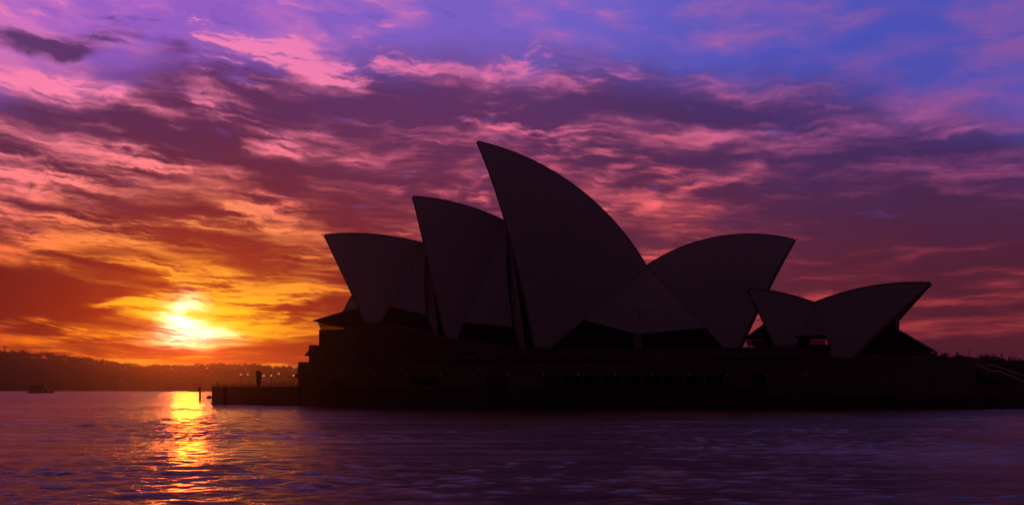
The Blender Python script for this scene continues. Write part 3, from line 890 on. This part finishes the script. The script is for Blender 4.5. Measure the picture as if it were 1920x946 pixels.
# northern glass canopy with its overhanging prow
def hitz(fr, pts, t, z0): return zz([fr.hit(px, py, t) for px, py in pts], z0)
cn_w = 12.0
pr = hitz(CH, [(584.5, 600.5), (645, 583), (674, 577), (680, 592), (684, 604), (655, 612.5), (620, 610)], -cn_w, PZ)
MB().prism(pr, -cn_w, cn_w).build('glass_canopy', 'roofglass', ch)
gl = hitz(CH, [(588, 603), (600.5, 617.5), (656, 617.5), (656, 612), (620, 609.5)], -cn_w, PZ)
for sd_ in (-1, 1):
    a_, b_ = sd_ * cn_w, sd_ * (cn_w - 0.6)
    g_ = MB().add([(gl[0][0] + 1.0, a_, gl[0][1]), (gl[1][0], b_, gl[1][1]), (gl[2][0], b_, gl[2][1]), (gl[3][0], a_, gl[3][1]), (gl[4][0], a_, gl[4][1])], [(0, 1, 2, 3, 4)]).build('glass_wall', 'clear', ch)
    mb = MB()
    for px in (600, 607, 614, 621, 629, 637, 645, 653):
        x, z = CH.hit(px, 618, -cn_w)
        mb.box(x - .07, x + .07, b_ - .07, b_ + .07, gl[1][1], gl[1][1] + 2.0)
    mb.box(gl[1][0], gl[2][0], b_ - .08, b_ + .08, gl[1][1] + .9, gl[1][1] + 1.0)
    mb.build('glazing_bars', 'bronze', g_)
# tip fittings
for fr_, px, py, dx_ in ((CH, 609, 440, -1), (CH, 1490, 449, 1)):
    x, z = fr_.hit(px, py, 0)
    mb = MB(); mb.tube([(x, 0, z - PZ), (x + 1.0 * dx_, 0, z - PZ + 0.05)], 0.09); mb.tube([(x + .7 * dx_, 0, z - PZ - .3), (x + .7 * dx_, 0, z - PZ + .35)], 0.06)
    mb.build('tip_lamp', 'metal', sh1 if dx_ < 0 else sh4)
x, z = CH.hit(927, 273, 0)
MB().tube([(x, 0, z - PZ - .2), (x, 0, z - PZ + 1.1)], 0.05).build('mast', 'metal', sh3)

# ------------------------------------------------------------------ opera theatre behind (only a sliver shows)
OT = Frame((CH.world(-20, 66)[0], CH.world(-20, 66)[1]), 14.0)
ot = thing('opera_theatre', 'smaller sail-roofed theatre mostly hidden behind the concert hall, left', 'theatre', (OT.P0[0], OT.P0[1], PZ), -OT.phi)
oa, *_ = make_shell(OT, ot, (705, 490), (668, 540), (640, 592), (705, 640), 13, 12, PZ)
ob, *_ = make_shell(OT, ot, (700, 500), (760, 492), (830, 512), (760, 650), 13, 12, PZ)
oc, *_ = make_shell(OT, ot, (850, 440), (930, 462), (1000, 520), (905, 660), 16, 14, PZ)
od, *_ = make_shell(OT, ot, (1180, 510), (1100, 500), (1000, 520), (1090, 660), 15, 14, PZ)
MB().box(-50, 60, -10, 10, 0, 4).build('foyer_glazing', 'dark_glass', ot)

# ------------------------------------------------------------------ restaurant
RF = Frame((72.8, 347.0), 24.0)
RZ = 10.5
rs = thing('restaurant', 'small two-shell sail-roofed restaurant at the right end of the podium', 'restaurant', (RF.P0[0], RF.P0[1], RZ), -RF.phi)
sh5, p5_, u5, v5 = make_shell(RF, rs, (1403, 540), (1468, 549.5), (1527, 567), (1474, 690), 7.5, 20, RZ)
sh6, p6_, u6, v6 = make_shell(RF, rs, (1745, 530), (1640, 535.5), (1527, 567), (1570, 700), 8.2, 26, RZ)
side_shell(RF, rs, p5_, u5, v5, 628, [(1527, 567, 0), (1526, 585, -3.6), (1525, 605, -5.8), (1524, 628, -7.3)], RZ, 5, 0.4)
side_shell(RF, rs, p6_, u6, v6, 628, [(1527, 567, 0), (1526.3, 585, -3.65), (1525.3, 605, -5.85), (1524.3, 628, -7.35)], RZ, 4, 0.3)
foyer(RF, rs, [(1489, 629), (1519, 629), (1519, 664), (1489, 664)], -4.5, RZ)
q = hitz(RF, [(1519, 634), (1548, 634), (1548, 645.5), (1519, 645.5)], -4.5, RZ)
o = MB().add([(q[0][0], -4.5, q[0][1]), (q[1][0], -4.5, q[1][1]), (q[2][0], -4.5, q[2][1]), (q[3][0], -4.5, q[3][1])], [(0, 1, 2, 3)]).build('window', 'clear', rs)
mb = MB()
for i in range(6):
    x = q[0][0] + (q[1][0] - q[0][0]) * i / 5
    mb.box(x - .05, x + .05, -4.6, -4.45, q[2][1], q[0][1])
mb.box(q[0][0], q[1][0], -4.6, -4.45, (q[2][1] + q[0][1]) / 2 - .05, (q[2][1] + q[0][1]) / 2 + .05)
mb.build('glazing_bars', 'bronze', o)
foyer(RF, rs, [(1519, 629), (1549, 629), (1549, 634), (1519, 634)], -6, RZ, mull=False)
foyer(RF, rs, [(1519, 645.5), (1556, 645.5), (1560, 668), (1519, 668)], -6, RZ, mull=False)
# southern mouth: vertical glass then sloping glass skirt with a see-through band
vw = hitz(RF, [(1683, 575), (1683, 617), (1683, 660), (1600, 662), (1600, 650), (1640, 622), (1668, 597)], 0, RZ)
MB().prism(vw, -2.6, 2.6).build('mouth_glazing', 'dark_glass', rs)
sk = hitz(RF, [(1683, 617), (1752, 656.5), (1745, 658), (1640, 656), (1600, 655), (1640, 630)], 0, RZ)
MB().prism(sk, -3.2, 3.2).build('glass_skirt', 'roofglass', rs)
def band(bd, tts, n_):
    for tt in tts:
        o = MB().add([(a, tt, b) for a, b in bd], [(0, 1, 2, 3)]).build('glass_band', 'clear', rs)
        mb = MB()
        for i in range(n_ + 1):
            a = bd[3][0] + (bd[2][0] - bd[3][0]) * i / n_
            mb.box(a - .05, a + .05, tt - .05, tt + .05, min(bd[2][1], bd[3][1]), bd[0][1] + .1)
        zm = (bd[0][1] + bd[2][1]) / 2
        mb.box(bd[3][0] - .3, bd[2][0] + .3, tt - .06, tt + .06, zm - .06, zm + .06)
        mb.build('glazing_bars', 'bronze', o)
band(hitz(RF, [(1632, 656), (1746, 657.5), (1737, 668), (1625, 668)], 0, RZ)[::1], (-3.0, 3.0), 8)
bd = hitz(RF, [(1632, 656), (1746, 657.5), (1737, 668), (1625, 668)], 0, RZ)
x, z = RF.hit(1658, 662, 0)
MB().box(x - .6, x + .6, -2, 2, bd[2][1], bd[0][1] + .4).build('pier', 'concrete', rs)
# northern mouth skirt
sk = hitz(RF, [(1400, 635.5), (1440, 606), (1475, 600), (1475, 636)], 0, RZ)
MB().prism(sk, -3.2, 3.2).build('glass_skirt', 'roofglass', rs)
bd = hitz(RF, [(1402, 637), (1470, 637), (1470, 650), (1409, 650)], 0, RZ)
band(bd, (-3.0, 3.0), 6)
x, z = RF.hit(1442, 662, 0)
MB().box(x - .5, x + .5, -1, 1, bd[2][1], bd[0][1] + .4).build('pier', 'concrete', rs)
x, z = RF.hit(1745, 531, 0)
MB().tube([(x - .3, 0, z - RZ), (x - .3, 0, z - RZ + .6)], 0.06).build('tip_lamp', 'metal', sh6)
# terrace under the restaurant
tr = RF.hit(1380, 650, -12); tr2 = RF.hit(1760, 668, -12)
MB().box(tr2[0] - 46, tr2[0] + 6, -8.8, 30, -8, RF.hit(1700, 667, 0)[1] - RZ - .4).build('terrace', 'granite', rs)

# ------------------------------------------------------------------ street lamps
def lamp(label, loc_, m, h=3.3, rad=0.31):
    t_ = thing('street_lamp', label, 'street lamp', loc_, 0, 'globe lamps along the broadwalk')
    MB().lathe([(0.16, 0), (0.16, 0.12), (0.08, 0.2), (0.07, 0.9), (0.05, 1.0), (0.045, h - 0.35)], seg=8).build('post', 'metal', t_)
    g_ = MB().sphere((0, 0, h), rad, 14, 10).build('globe', m, t_, smooth=True)
    MB().lathe([(0.05, h - .42), (0.16, h - .36), (0.17, h - .30)], seg=8).build('collar', 'metal', g_)
    MB().lathe([(0.12, h + .33), (0.13, h + .36), (0.02, h + .42)], seg=8).build('cap', 'metal', g_)
    return t_
dirq = Vector(w2(-62, -36)) - Vector(cor)
def on_quay(px, back=2.0, Y=None):
    """point on the upper quay set back from its edge, in the direction of px"""
    k_ = (px - 960) / FX
    nrm = Vector((-dirq.y, dirq.x)).normalized()
    o_ = Vector(cor) + nrm * back
    den = dirq.x - k_ * dirq.y
    s_ = (k_ * o_.y - o_.x) / den
    p = o_ + dirq * s_
    return p.x, p.y
names = ['leftmost globe lamp on the point', 'second globe lamp from the left on the point', 'globe lamp just right of the dark pylon', 'globe lamp left of the middle strollers', 'taller globe lamp between two strollers', 'globe lamp beneath the pointed awning by the podium']
hs = [3.55, 3.6, 3.2, 3.15, 3.6, 3.1]
base = None
for px, nm, h in zip((451.5, 464.8, 494.5, 508.5, 522.5, 550.5), names, hs):
    x, y = on_quay(px, 9.0)
    base = lamp(nm + ', given a pinkish backlit glow', (x, y, QZ), 'lampglow', h * 1.04)
x, y = on_quay(523, 24.0)
row = (641, 702, 763, 826, 890, 953, 1019, 1085, 1153, 1222, 1292, 1364, 1437, 1510)
ordn = ['first', 'second', 'third', 'fourth', 'fifth', 'sixth', 'seventh', 'eighth', 'ninth', 'tenth', 'eleventh', 'twelfth', 'thirteenth', 'fourteenth']
src = None
for i, px in enumerate(row):
    x_, _z = CH.hit(px, 702, -34)
    wx, wy, _ = CH.world(x_, -34)
    z0 = QZ if px < 1436 else QL
    hh = CAMH + (HZ - 702.5) / FX * wy - z0
    lb = 'faint globe lamp before the podium wall, %s from the left of its row' % ordn[i]
    if src is None or px > 1436 and src[1] != z0:
        t_ = lamp(lb, (wx, wy, z0), 'lampdim', hh, 0.23)
        for c_ in t_.children:
            pass
        t_['group'] = 'dim lamps before the podium wall'
        src = (t_, z0)
    else:
        copy_thing(src[0], (wx, wy, z0), lb)

# ------------------------------------------------------------------ balustrade on the point
bal = thing('balustrade', 'low dark rail along the edge of the point', 'balustrade', (0, 0, QZ))
ea = Vector(cor); eb = Vector(w2(-62, -36)); ed = (eb - ea).normalized(); en = Vector((-ed.y, ed.x)); LL = (eb - ea).length
mb = MB()
for dz in (0.95, 0.62):
    mb.tube([tuple(ea + en * 0.9 + ed * 1) + (dz,), tuple(eb + en * 0.9) + (dz,)], 0.045)
mb.build('rail', 'bronze', bal)
pmesh = None
npost = int(LL / 2.2)
for i in range(npost):
    p = ea + en * 0.9 + ed * (1 + i * (LL - 1) / npost)
    if pmesh is None:
        o = MB().box(-.05, .05, -.05, .05, 0, 0.98).build('post', 'bronze', bal); pmesh = o
    else:
        o = pmesh.copy(); col.objects.link(o); o.parent = bal
    o.location = (p.x, p.y, 0)

# ------------------------------------------------------------------ pylon, planter
x, y = on_quay(485, 8.0)
py_ = thing('information_pylon', 'tall dark rectangular pylon standing on the point among the lamps', 'pylon', (x, y, QZ), 0.2)
sc_ = y / FX
MB().box(-4.6 * sc_, 4.6 * sc_, -.35, .35, 0.25, (HZ - 694.5) * sc_ + CAMH - QZ).build('body', 'metal', py_)
MB().box(-5.0 * sc_, 5.0 * sc_, -.5, .5, 0, 0.25).build('plinth', 'quay', py_)
MB().box(-3.6 * sc_, 3.6 * sc_, -.38, -.352, 0.8, 3.9).build('panel', 'dark_glass', py_)

# ------------------------------------------------------------------ people on the point
M['cloth_dark'] = mat('dark_clothing', (0.03, 0.03, 0.04), 0.9, 0.2)
M['skin'] = mat('skin', (0.30, 0.18, 0.13), 0.6, 0.3)
M['hair'] = mat('dark_hair', (0.02, 0.015, 0.01), 0.7, 0.3)
def person(label, loc_, rz, stride=0.16, arm=0.15, h=1.72):
    """one continuous skinned body with separate clothing and hair"""
    s = h / 1.72
    J = {'pel': (0, 0, .95), 'wst': (0, 0, 1.10), 'chs': (0, -.01, 1.32), 'nek': (0, 0, 1.48), 'hd0': (0, -.01, 1.56), 'hd1': (0, -.015, 1.66),
         'hl': (.09, 0, .90), 'kl': (.10, -stride * .6, .50), 'al': (.10, -stride * .9, .09), 'tl': (.10, -stride * .9 - .15, .04),
         'hr': (-.09, 0, .90), 'kr': (-.10, stride * .25, .50), 'ar': (-.10, stride, .11), 'tr': (-.10, stride - .13, .03),
         'sl': (.18, 0, 1.42), 'el': (.24, arm * .5, 1.13), 'wl': (.25, -arm * .2, .88), 'fl': (.25, -arm * .35, .78),
         'sr': (-.18, 0, 1.42), 'er': (-.24, -arm * .4, 1.13), 'wr': (-.25, -arm * 1.2, .90), 'fr': (-.25, -arm * 1.4, .80)}
    rad = {'pel': .13, 'wst': .12, 'chs': .14, 'nek': .055, 'hd0': .075, 'hd1': .095, 'hl': .09, 'kl': .058, 'al': .042, 'tl': .036,
           'hr': .09, 'kr': .058, 'ar': .042, 'tr': .036, 'sl': .06, 'el': .042, 'wl': .03, 'fl': .026, 'sr': .06, 'er': .042, 'wr': .03, 'fr': .026}
    E_ = [('pel', 'wst'), ('wst', 'chs'), ('chs', 'nek'), ('nek', 'hd0'), ('hd0', 'hd1'), ('pel', 'hl'), ('hl', 'kl'), ('kl', 'al'), ('al', 'tl'),
          ('pel', 'hr'), ('hr', 'kr'), ('kr', 'ar'), ('ar', 'tr'), ('chs', 'sl'), ('sl', 'el'), ('el', 'wl'), ('wl', 'fl'), ('chs', 'sr'), ('sr', 'er'), ('er', 'wr'), ('wr', 'fr')]
    ks = list(J); me = bpy.data.meshes.new('person')
    me.from_pydata([tuple(c * s for c in J[q]) for q in ks], [(ks.index(a), ks.index(b)) for a, b in E_], [])
    o = bpy.data.objects.new('person', me); col.objects.link(o)
    md = o.modifiers.new('skin', 'SKIN'); me.materials.append(M['cloth_dark'])
    for i, q in enumerate(ks):
        me.skin_vertices[0].data[i].radius = (rad[q] * s, rad[q] * s * (0.75 if q in ('pel', 'wst', 'chs') else 1.0))
        me.skin_vertices[0].data[i].use_root = q == 'pel'
    sb = o.modifiers.new('sub', 'SUBSURF'); sb.levels = 1; sb.render_levels = 2
    o.location = loc_; o.rotation_euler = (0, 0, rz)
    tag(o, label, 'person', 'strollers on the point')
    MB().sphere((0, -.015 * s, 1.66 * s), .108 * s, 10, 8, 1.1).build('face', 'skin', o, True)
    MB().sphere((0, .015 * s, 1.69 * s), .112 * s, 10, 8, 1.0).build('hair', 'hair', o, True)
    return o
for px, lb, rz, st_, h in ((408, 'person in dark clothes standing alone at the tip of the point', 0.8, 0.05, 1.78), (515, 'person in dark clothes walking between the two right-hand globe lamps', 1.4, .2, 1.66), (532.5, 'person in dark clothes walking nearest the podium on the point', -1.3, .22, 1.7)):
    x, y = on_quay(px, 3.5)
    person(lb, (x, y, QZ), rz, st_, 0.16, h)

# ------------------------------------------------------------------ navigation marker
Yn = 528
nx, ny, _ = at(375, 750, Yn)
nm = thing('navigation_marker', 'pile beacon with platform and lamp standing in the golden sun path', 'beacon', (nx, ny, 0))
pm = Yn / FX
MB().lathe([(0.42, -2), (0.42, 2.9)], seg=10).build('pile', 'metal', nm)
MB().lathe([(0.22, 2.9), (0.20, 5.0)], seg=8).build('mast', 'metal', nm)
o = MB().box(-0.5, 1.7, -.6, .6, 2.75, 2.95).build('platform', 'metal', nm)
mb = MB()
for x_ in (-.4, .6, 1.6): mb.tube([(x_, -.5, 2.95), (x_, -.5, 4.0)], 0.05)
mb.tube([(-.4, -.5, 4.0), (1.6, -.5, 4.0)], 0.05); mb.tube([(-.4, -.5, 3.5), (1.6, -.5, 3.5)], 0.04)
mb.build('railing', 'metal', o)
MB().prism([(-1.2, 3.6), (-0.9, 4.2), (-.2, 4.9), (.25, 4.9), (.25, 4.2), (-.5, 3.9)], -.08, .08).build('day_board', 'metal', nm)
mb = MB(); mb.tube([(.75, .3, -2), (.75, .3, 2.7)], 0.09); mb.tube([(1.05, .3, -2), (1.05, .3, 2.7)], 0.09)
for i in range(9): mb.tube([(.75, .3, .1 + i * .3), (1.05, .3, .1 + i * .3)], 0.035)
mb.build('ladder', 'metal', nm)
MB().lathe([(0.14, 5.0), (0.24, 5.1), (0.24, 5.5), (0.1, 5.7)], seg=10).build('lantern', 'lampdim', nm)
bu = thing('mooring_buoy', 'small dark buoy afloat beside the left corner of the sea wall', 'buoy', at(392, 741, 640)[:2] + (0,))
MB().lathe([(0.3, -.5), (1.2, -.3), (1.3, .5), (1.0, 1.0), (0.3, 1.2)], seg=14).build('float', 'metal', bu)
MB().tube([(0, 0, 1.1), (0, 0, 1.9)], 0.12).build('post', 'metal', bu)

# ------------------------------------------------------------------ ferry
Yf = 1330
fx, fy, _ = at(76, 736, Yf)
fe = thing('ferry', 'small two-deck ferry crossing the far water below the wooded shore', 'ferry', (fx, fy, 0))
u = Yf / FX            # metres per photo pixel at the ferry
mb = MB()
secs = []
hullp = []
for i in range(13):
    f = i / 12
    x = (-25 + 50 * f) * u
    wb = 3.6 * (1 - max(0, (f - .6) / .4) ** 2.2) * (0.82 + 0.18 * min(1, f * 5))
    sh = 1.6 + 0.7 * max(0, (f - .6) / .4) ** 2
    hullp.append([(x, -wb, sh), (x, -wb * .8, -.6), (x, wb * .8, -.6), (x, wb, sh)])
vs = [p for q in hullp for p in q]; fs = []
for i in range(12):
    for j in range(4):
        a = i * 4 + j; b_ = i * 4 + (j + 1) % 4
        fs.append((a, b_, b_ + 4, a + 4))
fs.append((3, 2, 1, 0)); fs.append((48, 49, 50, 51))
MB().add(vs, fs).build('hull', 'metal', fe)
o = MB().prism([(-20 * u, 1.6), (15 * u, 1.6), (13 * u, 4.6), (-20 * u, 4.6)], -3, 3).build('lower_deck', 'metal', fe)
for i in range(9):
    x = (-18 + i * 3.5) * u
    MB().box(x, x + 2.3 * u, -3.03, -3.002, 2.7, 3.8).build('window', 'lampdim' if i in (1, 2, 3, 6, 7) and i != 5 else 'dark_glass', o)
o = MB().prism([(-17 * u, 4.6), (10 * u, 4.6), (8 * u, 7.1), (-17 * u, 7.1)], -2.6, 2.6).build('upper_deck', 'metal', fe)
MB().prism([(0 * u, 7.1), (7 * u, 7.1), (6 * u, 9.0), (0 * u, 9.0)], -1.6, 1.6).build('wheelhouse', 'metal', fe)
MB().lathe([(.7, 7.1), (.6, 9.2)], c=(-8 * u, 0, 0), seg=10).build('funnel', 'metal', fe)
MB().tube([(2 * u, 0, 9.0), (2 * u, 0, 11.0)], 0.12).build('mast', 'metal', fe)
fe.scale = (1, 1, 0.88)

# ------------------------------------------------------------------ far shore
def hill(name, pts, Y0, Y1, label):
    """pts: (px, skyline py) of the bare ground; rises from the waterline at Y0"""
    mb = MB(); vs = []; fs = []; m_ = len(pts); rows = 7
    for i, (px, py) in enumerate(pts):
        for j in range(rows):
            f = j / (rows - 1); Yj = Y0 + (Y1 - Y0) * f
            x = (px - 960) / FX * Yj
            zt_ = CAMH + (HZ - py) / FX * (Y0 + (Y1 - Y0) * 0.75)
            z = -2 + (zt_ + 2) * (math.sin(min(1, f / .75) * math.pi / 2) if f < .76 else 1 - (f - .75))
            vs.append((x, Yj, z + random.uniform(-1, 1) * (j > 0)))
    for i in range(m_ - 1):
        for j in range(rows - 1):
            a = i * rows + j
            fs.append((a, a + rows, a + rows + 1, a + 1))
    mb.add(vs, fs)
    return tag(mb.build(name, 'hill', smooth=True), label, kind='structure')
sky_l = [(-2600, 640), (-1400, 652), (-600, 655), (-200, 660), (0, 664), (60, 670), (150, 677), (220, 688), (260, 694), (330, 693), (400, 690), (480, 691), (560, 697), (700, 703), (900, 706), (1200, 706), (1500, 702), (1800, 700), (2200, 698), (3200, 690), (5200, 690)]
def interp(pts, x):
    for (a, b), (c, d_) in zip(pts, pts[1:]):
        if a <= x <= c: return b + (d_ - b) * (x - a) / (c - a)
    return pts[-1][1]
dense = [(x, interp(sky_l, x)) for x in range(-2600, 5200, 40)]
hill('far_hill', dense, 2430, 3000, 'long low wooded headland across the harbour')

def clump_tree(mb, x, y, z, h, w, nclump, leaf, umbrella=0.5, leaves=9):
    """adds leaf faces of one crown; returns nothing. crown = several uneven tufts on rising limbs"""
    for c in range(nclump):
        a = random.uniform(0, 6.283); r = w * math.sqrt(random.random())
        zc = z + h * (random.uniform(0.35, 0.95) if random.random() > umbrella else random.uniform(.78, 1.0)) - 0.25 * h * (r / w) ** 2
        cx, cy = x + r * math.cos(a), y + r * math.sin(a)
        tw = w * random.uniform(.16, .34); thh = tw * random.uniform(.35, .6)
        for l in range(leaves):
            px_, py_, pz_ = cx + random.gauss(0, tw * .6), cy + random.gauss(0, tw * .6), zc + random.gauss(0, thh * .6)
            s_ = leaf * random.uniform(.6, 1.4)
            n1 = Vector((random.gauss(0, 1), random.gauss(0, 1), random.gauss(0, .6))).normalized() * s_
            n2 = n1.cross(Vector((random.gauss(0, 1), random.gauss(0, 1), random.gauss(0, 1)))).normalized() * s_ * .7
            p = Vector((px_, py_, pz_))
            mb.add([p - n1, p - n2, p + n1, p + n2], [(0, 1, 2, 3)])

wood = MB()
def wood_band(y_at, lift, x0, x1, stepm, hmin, hmax):
    x = x0
    while x < x1:
        px = 960 + x / y_at * FX
        py = interp(sky_l, max(-2600, min(5200, px)))
        z = CAMH + (HZ - py) / FX * y_at * lift
        vis = -100 < px < 620
        hgt = random.uniform(hmin, hmax)
        clump_tree(wood, x, y_at + random.uniform(-20, 20), z - hgt * .25, hgt, hgt * random.uniform(.45, .75), 16 if vis else 4, 1.7 if vis else 4.0, 0.55, 9 if vis else 6)
        x += stepm * random.uniform(.6, 1.5) * (1 if vis else 3.2)
for yy, lf, hm in ((2860, 1.0, (9, 17)), (2800, .95, (9, 15)), (2700, .82, (9, 14)), (2600, .6, (8, 13)), (2510, .36, (8, 12)), (2450, .12, (6, 10))):
    wood_band(yy, lf, -2600, 3600, 9.0, *hm)
tag(wood.build('far_wood', 'leaf'), 'unbroken line of distant trees crowning the far headland', 'wood', kind='stuff')

# tower crane on the far ridge, far left
cx_, cy_, cz_ = at(8.5, 662, 2900)
cr = thing('tower_crane', 'distant tower crane above the far headland at the left edge', 'crane', (cx_, cy_, cz_ - 8))
uu = 2900 / FX
mb = MB()
for a in (-.7, .7):
    for b_ in (-.7, .7): mb.tube([(a, b_, 0), (a, b_, 8 + 13 * uu)], .28, 4)
for i in range(8):
    z = i * 2.7
    mb.tube([(-.7, -.7, z), (.7, -.7, z + 2.6)], .2, 4)
mb.build('mast', 'metal', cr)
mb = MB(); zj = 8 + 12.5 * uu
mb.tube([(-24 * uu, 0, zj), (6 * uu, 0, zj)], .5, 4); mb.tube([(-22 * uu, 0, zj + 1.3), (0, 0, zj + 2.4)], .25, 4)
mb.build('jib', 'metal', cr)
MB().box(4 * uu, 6 * uu, -1, 1, zj - 2.2, zj).build('counterweight', 'metal', cr)
MB().box(-1, 1, -1, 1, zj, zj + 2).build('cab', 'metal', cr)

# ------------------------------------------------------------------ garden ground and trees behind the forecourt
gz = 8.0
wpoly('garden_ground', [(105, 430), (420, 380), (900, 600), (900, 1200), (150, 1200)], -2, gz, 'hill', 'rising garden ground behind the forecourt')
def tree(label, px, top, bot, wpx, Yt, ncl, leaf=0.32, umb=0.4, tufts=None):
    x, y, _ = at(px, bot, Yt)
    t_ = thing('tree', label, 'tree', (x, y, gz), 0, 'garden trees behind the forecourt')
    h = CAMH + (HZ - top) / FX * Yt - gz; w = wpx / FX * Yt
    mb = MB(); lean = random.uniform(-.4, .4)
    mb.tube([(0, 0, -0.5), (lean * .4, 0, h * .3), (lean, 0, h * .6)], h * .035, 8, h * .018)
    for i in range(9):
        a = i * 2.4; r = w * random.uniform(.5, .9)
        z0 = h * random.uniform(.3, .6)
        mb.tube([(lean * .5, 0, z0), (r * .5 * math.cos(a), r * .5 * math.sin(a), z0 + h * .18), (r * math.cos(a), r * math.sin(a), min(h * .92, z0 + h * .35))], h * .015, 5, h * .004)
    mb.build('trunk', 'bark', t_)
    cr_ = MB(); clump_tree(cr_, 0, 0, 0, h, w, ncl, leaf, umb, 22)
    cr_.build('crown', 'leaf', t_)
    return t_
tree('small tree peeping above the restaurant glass skirt', 1748, 655, 672, 12, 420, 16, .3, .6)
tree('low rounded tree just right of the restaurant skirt', 1772, 663, 672, 22, 430, 34, .32)
tree('open wispy tree left of the tiered pine', 1800, 659, 678, 16, 520, 22, .32, .6)
tree('broad domed tree right of the tiered pine', 1858, 664.5, 690, 32, 520, 110, .42, .25)
tree('broad low tree at the right edge', 1915, 673, 692, 34, 530, 110, .42, .2)
tree('rounded tree between the two broad domed trees', 1886, 674, 692, 22, 560, 70, .42, .2)
tree('tree low beside the foot of the tiered pine', 1832, 673, 690, 18, 560, 60, .42, .2)
# Norfolk-type pine with tiers of level branches
x, y, _ = at(1817, 680, 560)
pt_ = thing('pine_tree', 'slender pine with level tiered branches behind the steps', 'pine tree', (x, y, gz), 0)
h = CAMH + (HZ - 655) / FX * 560 - gz
MB().tube([(0, 0, 0), (0, 0, h)], .28, 7, .05).build('trunk', 'bark', pt_)
br = MB()
for i in range(13):
    z = h - 0.5 - i * 0.95; r = min(1.0, .35 + i * .14) * 1.1
    for j in range(6):
        a = j * 1.047 + i * .4
        e_ = Vector((math.cos(a) * r, math.sin(a) * r, 0.12))
        br.tube([(0, 0, z), (e_.x, e_.y, z + e_.z)], .05, 4)
        for q_ in range(7):
            f = .35 + .65 * q_ / 6
            p = Vector((e_.x * f, e_.y * f, z + .1)); s_ = .16
            d1 = Vector((random.gauss(0, 1), random.gauss(0, 1), .3)).normalized() * s_
            d2 = Vector((-d1.y, d1.x, random.uniform(-.05, .05)))
            br.add([p - d1, p - d2, p + d1, p + d2], [(0, 1, 2, 3)])
br.build('crown', 'leaf', pt_)

# ------------------------------------------------------------------ haze
hz = MB().box(-8600, 8600, -8600, 8600, -5, 96)
hm = bpy.data.materials.new('haze_air'); hm.use_nodes = True
t = hm.node_tree; t.nodes.clear(); k = N(t)
vol = k.new('ShaderNodeVolumePrincipled')
vol.inputs['Color'].default_value = (0.95, 0.90, 0.88, 1)
vol.inputs['Density'].default_value = 0.00009
vol.inputs['Anisotropy'].default_value = 0.945
o_ = k.new('ShaderNodeOutputMaterial'); t.links.new(vol.outputs[0], o_.inputs['Volume'])
tag(hz.build('haze', hm), 'thin dawn haze over the harbour', kind='stuff')
